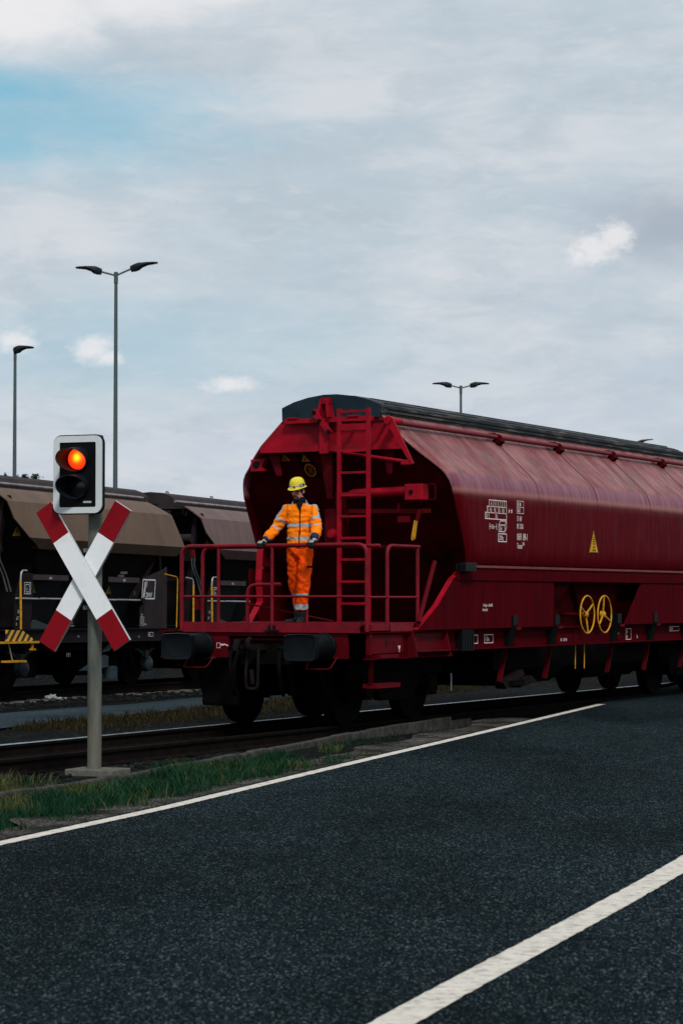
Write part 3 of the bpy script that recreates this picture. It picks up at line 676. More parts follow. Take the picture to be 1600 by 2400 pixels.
    for v, w_ in ((.66, 4.207), (.45, 4.276), (.2, 4.318), (-.2, 4.318), (-.45, 4.276), (-.66, 4.207)): b.box((v - .022, 2.7, w_ - .02), (v + .022, 14.0, w_ + .006))
    for w_ in (4.085, 4.135): b.box((.742, 2.6, w_ - .012), (.762, 14.0, w_ + .012)); b.box((-.762, 2.6, w_ - .012), (-.742, 14.0, w_ + .012))
    lid = b.build('roof_lid', 'lidtop', t)
    b = MB(); b.prism([(v * .985, w_ + (.0 if w_ > 4.1 else -.03)) for v, w_ in arch], 'y', 2.43, 2.468)
    for v in (-.5, -.28, .30, .52): b.box((v - .02, 2.425, 4.06), (v + .02, 2.44, 4.10))
    b.build('lid_end', 'lid', lid)
    # canopy top bar, centre bracket, lever
    b = MB(); b.box((-.66, 2.36, 3.955), (.66, 2.42, 4.015)); b.box((-.60, 2.34, 4.015), (-.46, 2.40, 4.035)); b.box((.30, 2.34, 4.015), (.46, 2.40, 4.035)); b.build('lid_bar', 'red', t)
    b = MB()
    for a, c in ((-.135, -.085), (.035, .085)): b.prism([(-.025 + a, 4.02), (-.025 + c, 4.02), (-.025 + c * .45, 4.265), (-.025 + a * .45, 4.265)], 'y', 2.31, 2.42)
    b.box((-.085, 2.33, 4.2), (.035, 2.42, 4.275)); b.prism([(-.12, 4.02), (.07, 4.02), (.02, 4.25), (-.07, 4.25)], 'y', 2.405, 2.425)
    b.box((-.117, 2.345, 3.54), (.010, 2.38, 3.953)); b.build('hinge_bracket', 'red', t)
    k = MB().bar((-.185, 2.30, 4.11), (.075, 2.30, 3.80), .025, .075, up=(0, 0, 1)).build('lid_lever', 'red', t)
    for q in ((-.165, 4.085), (-.085, 3.972), (.055, 3.825)): MB().lathe((q[0], 2.29, q[1]), (0, -1, 0), [(0, .001), (0, .028), (.03, .026), (.034, .001)], 12).build('pivot', 'black', k)
    b = MB(); b.prism([(.955, 3.95), (1.0, 4.0), (1.07, 3.955), (1.37, 3.36), (1.33, 3.35)], 'y', 2.14, 2.17); b.tube([(1.0, 2.12, 3.93), (1.0, 2.5, 3.93)], .05, 12); b.box((1.2, 2.12, 3.35), (1.31, 2.19, 3.41)); b.build('crank_arm', 'red', t)
    b = MB(); b.tube([(1.25, 2.15, 3.39), (.60, 2.18, 3.49), (.12, 2.2, 3.565)], [.022, .022, .015], 8); b.build('crank_rod', 'red', t)
    for sg in (1, -1):
        b = MB(); b.tube([(sg * .95, 2.25 if sg > 0 else 2.75, 3.925), (sg * .95, 14.3, 3.925)], .034, 10)
        o = b.build('side_pipe', 'red_pipe', t, True)
        for u in (5.72, 7.93, 10.15, 12.4):
            b = MB(); b.lathe((sg * .95, u - .05, 3.925), (0, 1, 0), [(0, .035), (0, .046), (.1, .046), (.1, .035)], 12); b.bar((sg * .92, u, 3.83), (sg * 1.0, u, 3.90), .16, .10); b.bar((sg * .86, u - .1, 3.95), (sg * .95, u - .1, 3.95), .05, .06)
            b.build('pipe_clamp', 'red_deep', o)
    # --- ladder
    lad = MB()
    for v in (.41, .835): lad.box((v - .025, 1.90, 1.31), (v + .025, 1.94, 4.085))
    lo = lad.build('ladder', 'red', t); first = None
    for w_ in (4.045, 3.534, 3.252, 2.96, 2.685, 2.405, 2.127, 1.841, 1.558):
        MB().box((.436, 1.90, w_ - .015), (.809, 1.935, w_ + .015)).build('rung', 'red', lo)
    MB().box((.436, 1.905, 3.80), (.809, 1.915, 3.885)).build('ladder_plate', 'red', lo)
    for v in (.41, .835):
        for q in ((2.46, 3.9, 3.95), (3.4, 2.3, 2.3)): MB().bar((v, 1.94, q[1]), (v, q[0], q[2]), .03, .04).build('ladder_stay', 'red_deep', lo)
    # --- cylinder and linkage
    b = MB(); b.tube([(.05, 2.58, 3.01), (.20, 2.58, 3.01)], .022, 8); b.tube([(.19, 2.58, 3.005), (.24, 2.58, 3.005), (.27, 2.58, 3.008), (1.09, 2.58, 3.03)], [.03, .056, .062, .062], 14)
    cy = b.build('actuator_cylinder', 'red', t, True)
    b = MB(); b.box((1.08, 2.46, 2.905), (1.34, 2.66, 3.115)); b.build('cylinder_head', 'red', cy, bevel=.01)
    MB().lathe((1.18, 2.455, 3.01), (0, -1, 0), [(0, .001), (0, .03), (.012, .03), (.012, .001)], 12).build('bolt_cap', 'black', cy)
    b = MB()
    for a, c in (((1.345, 2.915), (1.45, 2.915)), ((1.345, 3.115), (1.45, 3.115)), ((1.45, 2.915), (1.45, 3.115))): b.bar((a[0], 2.62, a[1]), (c[0], 2.62, c[1]), .02, .02)
    b.build('guard_frame', 'red_deep', cy)
    b = MB(); b.bar((.20, 2.58, 2.78), (1.38, 2.62, 2.765), .04, .055); b.box((.93, 2.56, 2.62), (1.10, 2.60, 2.70)); b.box((.93, 2.56, 2.75), (.95, 2.60, 2.87)); b.bar((1.26, 2.56, 2.78), (1.21, 2.56, 2.62), .03, .05); b.build('linkage_bar', 'red_dull', t)
    MB().prism([(1.19, 2.64), (1.235, 2.63), (1.20, 2.40), (1.165, 2.375), (1.145, 2.40)], 'y', 2.52, 2.545).build('brake_lever', 'yellow', t)
    b = MB(); b.box((-.23, 2.70, 2.30), (.01, 2.95, 2.82)); b.box((-.05, 2.66, 2.82), (.01, 2.9, 3.05)); o = b.build('valve_box', 'red_dull', t, bevel=.01)
    MB().lathe((-.105, 2.70, 2.48), (0, -1, 0), [(0, .001), (0, .075), (.04, .07), (.07, .05), (.075, .001)], 16).build('valve_cap', 'red', o, True)
    b = MB(); b.prism([(-1.255, 3.34), (-1.05, 3.34), (-1.05, 3.355), (-1.09, 3.40), (-1.03, 3.51), (-1.255, 3.50)], 'y', 2.5, 2.62); o = b.build('lamp_bracket', 'red', t)
    MB().lathe((-1.17, 2.498, 3.43), (0, -1, 0), [(0, .001), (0, .05), (.01, .048), (.01, .001)], 14).build('bracket_hole', 'black', o)
    MB().tube(arcpts([(-.30, 2.2, 2.30), (-.22, 2.2, 2.4), (-.14, 2.2, 2.62), (-.20, 2.2, 2.75)], .1), .009, 6).build('air_hose', 'white2', t) if False else None
    # warning signs on the end wall (their plane leans with it)
    def onwall(v, w_, k=.02): return (v, 2.56 + (3.62 - w_) * .72 - k, w_)
    for v, w0, w1, hw, arrow in ((-.79, 3.475, 3.57, .075, 1), (-.49, 3.46, 3.555, .07, 0)):
        b = MB(); b.add([onwall(v - hw, w0), onwall(v + hw, w0), onwall(v, w1)], [(0, 1, 2)]); o = b.build('warning_sign', 'signorange', t)
        b = MB()
        for q in ([(.02, .8), (-.03, .4), (.0, .42), (-.01, .12), (.035, .5), (.005, .48)],): b.add([onwall(v + (x * 1.0) * .8, w0 + y * (w1 - w0) * .75, .026) for x, y in q], [tuple(range(6))])
        b.build('bolt_symbol', 'black', o)
    b = MB(); b.add([onwall(-.62, 3.57, .012), onwall(-.42, 3.55, .012), onwall(-.34, 3.24, .012), onwall(-.57, 3.25, .012)], [(0, 1, 2, 3)]); o = b.build('sign_plate', 'black', t)
    b = MB()
    for k in range(12):
        a0, a1 = R(30 * k + 4), R(30 * k + 26)
        b.add([onwall(-.463 + r * math.cos(a), 3.345 + r * math.sin(a), .03) for r, a in ((.062, a0), (.088, a0), (.088, a1), (.062, a1))], [(0, 1, 2, 3)])
    b.add([onwall(-.463 + x, 3.345 + y, .03) for x, y in ((-.02, -.04), (-.008, -.04), (-.008, .04), (-.02, .04))], [(0, 1, 2, 3)]); b.add([onwall(-.463 + x, 3.345 + y, .03) for x, y in ((.014, -.04), (.026, -.04), (.026, .04), (.014, .04))], [(0, 1, 2, 3)])
    b.build('ring_symbol', 'signorange', o)
    # --- end platform
    b = MB(); b.box((-1.15, .60, 1.20), (1.39, .63, 1.326)); b.box((-1.15, .632, 1.285), (1.42, 2.9, 1.312)); b.prism([(1.39, 1.326), (1.42, 1.326), (1.40, 1.27), (1.34, 1.2), (1.30, 1.2)], 'y', .598, .632)
    b.box((-1.15, .632, 1.2), (-1.12, 2.9, 1.28)); b.build('platform', 'red_rail', t)
    b = MB(); b.box((-1.40, 2.9, 1.24), (1.40, 6.0, 1.30)); b.box((-1.40, 10.5, 1.24), (1.40, LW - .66, 1.30)); b.build('deck', 'red_deep', t)
    b = MB(); b.box((-1.16, .635, .88), (-.49, .68, 1.155)); b.box((.51, .635, .88), (1.21, .68, 1.155)); b.box((-1.16, .63, 1.157), (1.21, .68, 1.198)); b.box((-.47, .95, .9), (.49, 1.0, 1.15)); b.box((-.49, .68, 1.10), (.51, .95, 1.12))
    b.box((-1.165, .628, 1.192), (1.22, .638, 1.203)); b.build('headstock', 'red_dull', t)
    b = MB(); b.box((-1.2, LW - .68, .88), (1.2, LW - .63, 1.3)); b.build('headstock', 'red_dull', t)
    L = Letters((-.66, .632, 1.0), (1, 0, 0), (0, 0, 1)); L.rect(-.0, 0, .05, .06, .006); L.line(.06, .04, .1, .04, .02); L.line(.12, .045, .16, .03, .015); L.build('stencil_mark', 'white', t)
    # buffers
    def buffer(x, s):
        d = 1 if s > 0 else -1; y0 = 0 if s > 0 else LW
        hd = [(-.225, -.13), (-.19, -.165), (0, -.172), (.19, -.165), (.225, -.13), (.23, 0), (.225, .13), (.19, .155), (0, .165), (-.19, .155), (-.225, .13), (-.23, 0)]
        b = MB(); rings = []
        for dy, k in ((.012, .80), (0, .96), (.02, 1), (.07, 1), (.085, .9)): rings.append([(x + p * k, y0 + d * dy, 1.03 + q * k) for p, q in hd])
        b.loft(rings); o = b.build('buffer', 'oil', t, True)
        b = MB(); b.lathe((x, y0 + d * .08, 1.03), (0, d, 0), [(0, .10), (.10, .10), (.10, .135), (.14, .15), (.50, .158), (.52, .175), (.55, .175)], 24); b.build('buffer_housing', 'oil', o, True)
        b = MB(); b.tube(arcpts([(x - .10, y0 + d * .5, .90), (x - .14, y0 + d * .4, .755), (x + .20, y0 + d * .4, .758), (x + .25, y0 + d * .5, .90)], .04), .011, 7); b.build('shunter_handle', 'red_dull', o, True)
    for x in (-.872, .887):
        buffer(x, 1); buffer(x, -1)
    # coupling and hoses
    b = MB(); b.prism([(-.03, .98), (-.03, 1.08), (.0, 1.12), (.06, 1.12)], 'x', -.03, .03); b.box((-.035, .35, .98), (.035, .95, 1.05)); b.tube(arcpts([(0, .37, 1.0), (0, .28, 1.0), (0, .27, 1.10), (0, .33, 1.12)], .05), .032, 8)
    b.tube(arcpts([(-.07, .42, 1.0), (-.09, .38, .72), (-.08, .38, .5), (.08, .38, .5), (.09, .38, .72), (.07, .42, 1.0)], .06), .02, 8); b.tube([(-.02, .4, .74), (0, .4, .56)], .03, 8); b.build('screw_coupling', 'grime2', t, True)
    for v, s in ((-.36, 1), (-.24, -1), (.34, 1)):
        MB().tube(arcpts([(v, .70, .98), (v, .48, 1.0), (v + .03 * s, .40, .80), (v + .06 * s, .42, .52), (v + .04 * s, .5, .42)], .12), .026, 8).tube([(v + .0, .55, 1.0), (v, .46, .98)], .042, 8).build('brake_hose', 'grime', t, True)
    # --- railings
    def rail(name, paths, parent=t, r=.024, m_='red_rail'):
        b = MB()
        for p in paths: b.tube(arcpts(p, .13, 6), r, 10)
        return b.build(name, m_, parent, True)
    fr = rail('front_railing', [[(-1.162, .60, 1.215), (-1.162, .60, 2.286), (1.494, .60, 2.286), (1.494, .60, 1.215)]], r=.026)
    rail('railing_post', [[(.163, .60, 1.235), (.163, .60, 2.275)]], fr, .021); rail('mid_rail', [[(-1.162, .60, 1.648), (1.494, .60, 1.648)]], fr, .015)
    MB().box((.07, .575, 1.212), (.26, .628, 1.232)).box((.115, .58, 1.232), (.145, .625, 1.29)).box((.18, .58, 1.232), (.21, .625, 1.29)).build('post_foot', 'black', fr)
    br = rail('rear_railing', [[(-1.18, 1.14, 1.31), (-1.18, 1.14, 2.283), (1.40, 1.14, 2.283)]], r=.023)
    for v in (-.94, .36): rail('railing_post', [[(v, 1.14, 1.31), (v, 1.14, 2.275)]], br, .021)
    sr = rail('side_railing', [[(1.5, 1.14, 1.235), (1.5, 1.14, 2.284), (2.0, 1.14, 2.284)]] if False else [[(1.5, 1.14, 1.235), (1.5, 1.14, 2.284), (1.5, 2.04, 2.284)], [(1.5, 1.995, 2.27), (1.5, 1.995, 1.235)]], r=.023)
    rail('mid_rail', [[(1.5, .62, 1.64), (1.5, 1.995, 1.64)]], sr, .015)
    rail('grab_rail', [[(-.95, 1.9, 1.31), (-.95, 1.9, 1.80), (-.45, 1.9, 1.81)]], r=.023)
    rail('brace_rod', [[(-.75, 1.5, 1.56), (.45, 1.7, 1.33)]], r=.011, m_='red_dull'); rail('brace_rod', [[(1.56, 1.9, 1.32), (1.45, 2.6, 2.1)]], r=.03, m_='red_dull')
    MB().box((-1.205, .99, 1.48), (-1.155, 1.05, 1.62)).build('rail_clip', 'red_dull', br)
    # right-hand steps and plate
    b = MB(); b.box((1.42, .66, 1.225), (1.53, 1.115, 1.305))
    for k in range(8): b.box((1.53, .67 + k * .055, 1.23), (1.537, .70 + k * .055, 1.30))
    b.prism([(1.21, 1.32), (1.90, 1.32), (1.86, 1.212), (1.24, 1.212)], 'x', 1.48, 1.50); b.build('side_step', 'red_rail', t)
    b = MB(); b.prism([(.68, 1.17), (1.62, 1.17), (1.62, .95), (.68, .94)], 'x', 1.462, 1.476); b.box((1.462, .655, .93), (1.52, .685, 1.185)); b.box((1.46, .86, .885), (1.55, 1.36, .93)); b.build('side_plate', 'red_dull', t)
    for u, r in ((1.16, .035), (1.37, .025)): MB().add([(1.478, u + r * math.cos(k * .785), 1.07 + 1.3 * r * math.sin(k * .785)) for k in range(8)], [tuple(range(8))]).build('plate_hole', 'black', t)
    L = Letters((1.479, 1.48, .98), (0, 1, 0), (0, 0, 1)); L.poly([(.0, .05), (.035, -.02), (.07, .05)]); L.poly([(.02, -.03), (.05, -.03), (.035, -.01)]); L.build('stencil_mark', 'white', t)
    b = MB(); b.bar((1.47, .76, .87), (1.42, .85, .58), .06, .02); fs = b.build('step_bracket', 'red_deep', t)
    MB().box((1.30, .86, .515), (1.50, 1.50, .57)).build('step_tread', 'red_dull', fs)
    # --- handwheels
    for u, a0 in ((7.33, 35), (8.015, -25)):
        b = MB(); c = Vector((1.66, u, 1.385)); n_ = 40
        ring = [c + Vector((0, .275 * math.cos(2 * math.pi * k / n_), .275 * math.sin(2 * math.pi * k / n_))) for k in range(n_)]
        rr = []
        for k in range(n_):
            rad = (ring[k] - c).normalized(); rr.append([ring[k] + .0125 * (math.cos(q * .785) * rad + math.sin(q * .785) * Vector((1, 0, 0))) for q in range(8)])
        rr.append(rr[0]); b.loft(rr, False)
        for k in range(3):
            a = R(a0 + 120 * k); b.tube([c + Vector((-.03, 0, 0)), c + Vector((-.01, .14 * math.cos(a), .14 * math.sin(a))), c + Vector((0, .272 * math.cos(a), .272 * math.sin(a)))], [.019, .014, .012], 7)
        b.lathe(c + Vector((-.06, 0, 0)), (1, 0, 0), [(0, .001), (0, .05), (.06, .045), (.075, .02), (.076, .001)], 14)
        o = b.build('handwheel', 'yellow', t, True); MB().tube([(1.16, u, 1.385), (1.62, u, 1.385)], .028, 10).build('spindle', 'red_deep', o, True)
    # --- lettering on the side
    L = Letters((1.594, 0, 0), (0, 1, 0), (0, 0, 1)); lw = .013
    L.rect(4.00, 2.868, 4.57, 2.955, lw); L.rect(3.93, 2.784, 4.57, 2.868, lw); L.rect(3.865, 2.70, 4.57, 2.784, lw)
    for k in (1, 2, 3): L.line(4.0 + .1425 * k, 2.875, 4.0 + .1425 * k, 2.95, lw)
    for k, ch in enumerate('ABCD'): L.text(4.055 + .1425 * k, 2.882, ch, .085, .55)
    L.text(3.945, 2.797, 'S', .085, .6)
    for k, ch in enumerate(('40,0t', '41,0t', '51,5t', '61,0t')): L.text(4.01 + .138 * k, 2.797, ch, .083, .42)
    L.text(3.88, 2.713, '120', .083, .45); L.line(3.985, 2.705, 3.985, 2.78, lw); L.text(4.20, 2.713, '00,t', .083, .55)
    for k in (0, 1):
        cx, cy_ = 4.66 + k * .085, 2.825; L.poly([(cx + (.034 if q % 2 == 0 else .014) * math.sin(q * math.pi / 5), cy_ + (.04 if q % 2 == 0 else .016) * math.cos(q * math.pi / 5)) for q in range(10)])
    L.line(4.01, 2.56, 4.01, 2.635, lw); L.line(4.01, 2.598, 4.05, 2.598, lw); L.text(4.055, 2.568, '15,0m', .085, .52); L.line(4.205, 2.598, 4.235, 2.598, lw); L.line(4.237, 2.56, 4.237, 2.635, lw)
    L.rect(4.31, 2.535, 4.515, 2.625, lw); L.line(4.31, 2.625, 4.365, 2.682, lw); L.line(4.515, 2.625, 4.57, 2.682, lw); L.line(4.365, 2.682, 4.57, 2.682, lw); L.line(4.57, 2.682, 4.57, 2.595, lw); L.line(4.57, 2.595, 4.515, 2.535, lw); L.text(4.325, 2.55, '75,0m\u00b3', .08, .45)
    L.rect(4.295, 2.40, 4.57, 2.505, .013); L.text(4.315, 2.42, '23700kg', .088, .5)
    L.build('load_table', 'white', t); L = Letters((1.594, 0, 0), (0, 1, 0), (0, 0, 1))
    L.rect(4.925, 2.888, 5.155, 2.975, .008); L.rect(4.925, 2.803, 5.155, 2.888, .008); L.text(4.938, 2.90, 'DB CM', .082, .5); L.text(4.938, 2.817, '00651', .082, .55)
    L.build('inspection_table', 'white', t)
    for y_, txt, sz, xs in ((2.695, '31  RIV', .10, .56), (2.59, '80  D-DB', .10, .54), (2.432, '0691 189-1', .135, .60), (2.315, 'Tanoos\u2078\u2079\u2076', .105, .58)):
        L = Letters((1.594, 0, 0), (0, 1, 0), (0, 0, 1)); L.text(4.925, y_, txt, sz, xs); L.build('number_lettering', 'white', t)
    L = Letters((1.578, 0, 0), (0, 1, 0), (0, 0, 1)); L.text(3.83, 1.515, 'Im Regel- u. Abstellfall', .055, .62); L.text(3.81, 1.455, 'Bremse fest', .055, .62); L.build('small_lettering', 'white', t)
    L = Letters((1.464, 0, 0), (0, 1, 0), (0, 0, 1))
    for x0, x1, s_ in ((3.63, 3.90, 'D 78m'), (4.12, 4.40, '< 7,8 m')): L.rect(x0, 1.02, x1, 1.13, .011); L.text(x0 + .02, 1.045, s_, .085, .5)
    L.text(6.78, 1.0, '00 . 123 456', .06, .8); L.text(8.98, 1.07, '-7,8m-', .08, .55); L.rect(9.40, .985, 9.62, 1.15, .010); L.text(9.415, 1.08, 'EF4', .07, .55); L.text(9.415, 1.0, 'N P', .07, .55); L.text(9.86, 1.0, '5 n', .08, .5); L.rect(11.35, 1.09, 11.80, 1.16, .008); L.text(11.37, 1.10, '0059593', .065, .62)
    L.build('sill_lettering', 'white', t)
    L = Letters((1.596, 0, 0), (0, 1, 0), (0, 0, 1)); L.poly([(7.565, 2.30), (7.945, 2.30), (7.79, 2.63), (7.72, 2.63)][:2] + [(7.755, 2.64)]); o = L.build('warning_sign', 'signyellow', t)
    L = Letters((1.600, 0, 0), (0, 1, 0), (0, 0, 1)); L.line(7.585, 2.312, 7.752, 2.61, .008); L.line(7.925, 2.312, 7.758, 2.61, .008); L.line(7.59, 2.308, 7.92, 2.308, .008)
    for k, hw in enumerate((.02, .035, .045, .055)): L.line(7.755 - hw, 2.53 - k * .032, 7.755 + hw, 2.53 - k * .032, .012)
    L.text(7.755, 2.375, 'GEFAHR', .04, .8, 'CENTER'); L.text(7.755, 2.325, 'STROM', .045, .9, 'CENTER'); L.build('sign_lettering', 'black', o)
    # --- underframe and bogies
    b = MB(); b.box((-.35, .70, .80), (.35, LW - .7, 1.19)); b.box((-1.3, 1.3, .95), (1.3, 5.2, 1.19)); b.box((-1.3, LW - 5.2, .95), (1.3, LW - 1.3, 1.19)); b.box((-1.1, 5.2, .62), (1.1, 11.3, 1.2)); b.build('underframe', 'grime', t)
    b = MB()
    for u in (5.6, 7.0, 9.2, 10.3): b.prism([(-1.25, .62), (1.25, .62), (1.0, .40), (-1.0, .40)], 'y', u - .5, u + .45)
    b.box((-1.35, 5.15, .40), (1.35, 5.75, .47)); b.build('discharge_chute', 'grime', t)
    b = MB(); b.prism([(5.0, .45), (5.65, .62), (5.75, .55), (5.1, .36)], 'x', 1.2, 1.35); b.prism([(5.55, .5), (6.1, .52), (6.3, .43), (5.7, .36)], 'x', 1.1, 1.3); b.build('chute_flap', 'grime2', t)
    b = MB(); b.lathe((.6, 4.9, .62), (0, 1, 0), [(0, .1), (.05, .18), (.8, .18), (.85, .1)], 16); b.build('air_tank', 'grime', t, True)
    def bogie(u0, xc):
        bo = bpy.data.objects.new('bogie', None); C.objects.link(bo); bo.parent = t; bo.location = (xc, u0, 0)
        b = MB()
        for sg in (1, -1):
            b.prism([(-1.35, .62), (-.75, .62), (-.45, .30), (.45, .30), (.75, .62), (1.35, .62), (1.35, .76), (.6, .86), (-.6, .86), (-1.35, .76)], 'x', sg * 1.0 - .05, sg * 1.0 + .05)
        b.box((-1.0, -.25, .50), (1.0, .25, .82)); b.build('bogie_frame', 'grime', bo)
        for yy in (-.945, .945):
            b = MB(); b.tube([(-.78, yy, .46), (.78, yy, .46)], .08, 12)
            for sg in (1, -1): b.lathe((sg * .68, yy, .46), (sg, 0, 0), [(0, .001), (0, .495), (.03, .495), (.035, .462), (.135, .458), (.135, .40), (.10, .36), (.10, .14), (.15, .12), (.15, .001)], 36)
            b.build('wheelset', 'grime', bo, True)
            for sg in (1, -1):
                b = MB(); b.box((sg * .97 - .1, yy - .14, .33), (sg * .97 + .14 * sg + (.0 if sg > 0 else 0) if sg > 0 else sg * .97 + .1, yy + .14, .60)); b.lathe((sg * 1.08, yy, .46), (sg, 0, 0), [(0, .12), (.06, .12), (.065, .001)], 14); b.build('axle_box', 'grime', bo)
                for o_ in (-.22, .22):
                    b = MB()
                    for k in range(6): b.lathe((sg * 1.0, yy + o_, .50 + k * .045), (0, 0, 1), [(0, .07), (.012, .085), (.024, .07)], 12)
                    b.build('coil_spring', 'grime2', bo, True)
                MB().box((sg * .70 - .05, yy - .60 * (1 if yy > 0 else -1) - .05, .30), (sg * .70 + .05, yy - .52 * (1 if yy > 0 else -1) + .05, .62)).build('brake_shoe', 'grime2', bo)
        for sg in (1,):
            for yy in (-.3, 1.5): MB().box((sg * 1.12, yy, .36), (sg * 1.13, yy + .018, .60)).build('white_tick', 'white2', bo) if yy > 0 else None
        return bo
    bogie(1.75 + .945, -.2); bogie(12.9 + .945, -.2)
    b = MB()
    for v, u in ((.15, 1.0), (-.5, 1.1), (.6, 1.0), (-.75, 1.0)): MB().bar((v, u, .95), (v + .05, u + .1, .40), .06, .05).build('brake_hanger', 'grime', t)
    MB().tube(arcpts([(-1.0, .75, .9), (-1.05, .9, .5), (-1.0, 1.1, .3), (-.8, 1.2, .28)], .1), .03, 8).build('brake_pipe', 'grime', t, True); MB().box((-1.08, .95, .25), (-.55, 1.5, .85)).build('brake_unit', 'grime', t, bevel=.03)
    return t
M['red_dull2'] = mat('side_red_paint', (.062, .0012, .0038), .65, spec=.03, var=.3, vscale=2.0, stretch=(1, 5, .5), dirt_or_shade=(.03, .004, .005), dirt_or_shade_amt=.75, dscale=1.6, dstretch=(1, 4, .5), bump=.06)
M['red_seam'] = mat('seam_paint', (.07, .012, .016), .6, var=.3)
M['red_pipe'] = mat('pipe_red_paint', (.13, .010, .016), .45, spec=.35, var=.3, vscale=3)
M['palerib'] = mat('worn_pale_rib', (.18, .04, .045), .55, var=.3, vscale=6)
M['grime2'] = mat('rusty_grime', (.011, .0078, .007), .75, spec=.1, var=.5, vscale=8)
rw = red_wagon()
rw2 = copy_tree(rw); rw2.location = O + A * LW
rw2['label'] = 'second dark red hopper wagon coupled behind, its roof end cut by the right frame edge'
# ------------------------------------------------------------------ brown hopper wagons on the far track (local x = right, y = along, z = up from the rail)
def stripe_mat():
    m = bpy.data.materials.new('hazard_stripes'); m.use_nodes = True; nt = m.node_tree; N = nt.nodes; L = nt.links; b = N['Principled BSDF']
    tc = N.new('ShaderNodeTexCoord'); sp = N.new('ShaderNodeSeparateXYZ'); L.new(tc.outputs['Object'], sp.inputs[0])
    a = N.new('ShaderNodeMath'); a.operation = 'SUBTRACT'; L.new(sp.outputs[1], a.inputs[0]); L.new(sp.outputs[2], a.inputs[1])
    f = N.new('ShaderNodeMath'); f.operation = 'PINGPONG'; L.new(a.outputs[0], f.inputs[0]); f.inputs[1].default_value = .105
    g = N.new('ShaderNodeMath'); g.operation = 'GREATER_THAN'; L.new(f.outputs[0], g.inputs[0]); g.inputs[1].default_value = .052
    x = N.new('ShaderNodeMix'); x.data_type = 'RGBA'; L.new(g.outputs[0], x.inputs[0]); x.inputs[6].default_value = (.008, .008, .008, 1); x.inputs[7].default_value = (.62, .33, .015, 1); L.new(x.outputs[2], b.inputs['Base Color']); b.inputs['Roughness'].default_value = .55
    return m
M['stripes'] = stripe_mat()
def brown_wagon():
    t = thing('hopper_wagon', 'brown bulk hopper wagon standing behind the crossing sign, with yellow grab rails', 'rail wagon', OB, 0, 'brown hopper wagons on the far track')
    t.rotation_euler = (math.atan(-.0073), 0, -AZB)
    half = [(.98, 3.745, -.86, 5.55), (1.12, 3.66, -.85, 5.68), (1.345, 3.49, -.82, 5.93), (1.43, 3.16, -.70, 6.08), (1.50, 2.84, -.27, 6.25), (1.38, 2.655, .34, 6.12), (1.30, 2.64, .36, 6.10)]
    for sg in (1, -1):
        b = MB(); vs = []; nu = 14
        for v, w_, a, c in half:
            for k in range(nu + 1): vs.append((sg * v, a + (c - a) * k / nu, w_))
        b.add(vs, [(i * (nu + 1) + k, i * (nu + 1) + k + 1, (i + 1) * (nu + 1) + k + 1, (i + 1) * (nu + 1) + k) for i in range(len(half) - 1) for k in range(nu)])
        o = b.build('hopper_side', 'brown', t); s = o.modifiers.new('thick', 'SOLIDIFY'); s.thickness = .02; s.offset = 0
    b = MB(); b.prism([(-.62, 3.74), (-.60, 3.90), (-.5, 3.99), (-.3, 4.06), (0, 4.085), (.3, 4.06), (.5, 3.99), (.60, 3.90), (.62, 3.74)], 'y', -.55, 6.35); b.box((-1.0, -.8, 3.70), (1.0, 5.6, 3.735))
    r = b.build('roof', 'brown_roof', t)
    for sg in (1, -1): MB().tube([(sg * .70, -.75, 3.86), (sg * .70, 2.5, 3.865), (sg * .70, 5.9, 3.86)], .028, 8).build('roof_rod', 'palestrip', r, True)
    for u in (.3, 2.6, 5.3): MB().tube([(0, u - .06, 4.08), (0, u - .05, 4.13), (0, u + .05, 4.13), (0, u + .06, 4.08)], .014, 6).build('roof_hook', 'brown_dark', r)
    for v, u in ((.93, -.86), (.93, 5.75)): MB().tube(arcpts([(v, u, 3.74), (v + .03, u - .05, 3.60), (v + .06, u + .02, 3.52), (v + .08, u + .06, 3.64)], .06), .014, 6).build('roof_latch', 'black', t, True)
    for a, c, w0 in ((-.62, .9, 1.7), (6.0, 4.6, 1.7)):
        b = MB(); b.add([(-1.30, a, 3.60), (1.30, a, 3.60), (1.38, a + (c - a) * .35, 2.9), (1.2, c, w0), (-1.2, c, w0), (-1.38, a + (c - a) * .35, 2.9)], [(0, 1, 2, 5), (5, 2, 3, 4)]); b.box((-1.0, min(a, a + (c - a) * .05), 3.58), (1.0, max(a, a + (c - a) * .05), 3.74)); b.build('end_wall', 'brown_dark', t)
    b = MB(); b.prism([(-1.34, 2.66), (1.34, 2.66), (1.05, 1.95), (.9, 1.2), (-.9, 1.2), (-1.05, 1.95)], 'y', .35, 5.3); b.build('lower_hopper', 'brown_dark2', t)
    # end frames, sills, side plates
    for x in (-1.1, 1.1): MB().bar((x, -.55, 3.5), (x, -1.05, 1.2), .10, .10).build('end_pillar', 'brown_dark', t); MB().bar((x, 5.7, 3.5), (x, 6.0, 1.2), .10, .10).build('end_pillar', 'brown_dark', t)
    MB().bar((-1.05, -.85, 2.2), (1.05, -.85, 2.2), .08, .08).build('end_beam', 'brown_dark', t)
    for a, c in ((-1.45, -.60), (5.62, 6.05)): MB().box((-1.35, a, 1.12), (1.35, c, 1.143)).build('end_platform', 'brown_dark', t)
    for sg in (1, -1):
        x0, x1 = sorted((sg * 1.34, sg * 1.42)); b = MB(); b.box((x0, -1.45, 1.145), (x1, 6.0, 1.165)); b.box((x0, -1.2, .905), (x1, 5.7, .925)); b.box((sg * 1.35 - .01, -1.45, .925), (sg * 1.35 + .01, 5.95, 1.145)); b.build('side_sill', 'brown_dark', t)
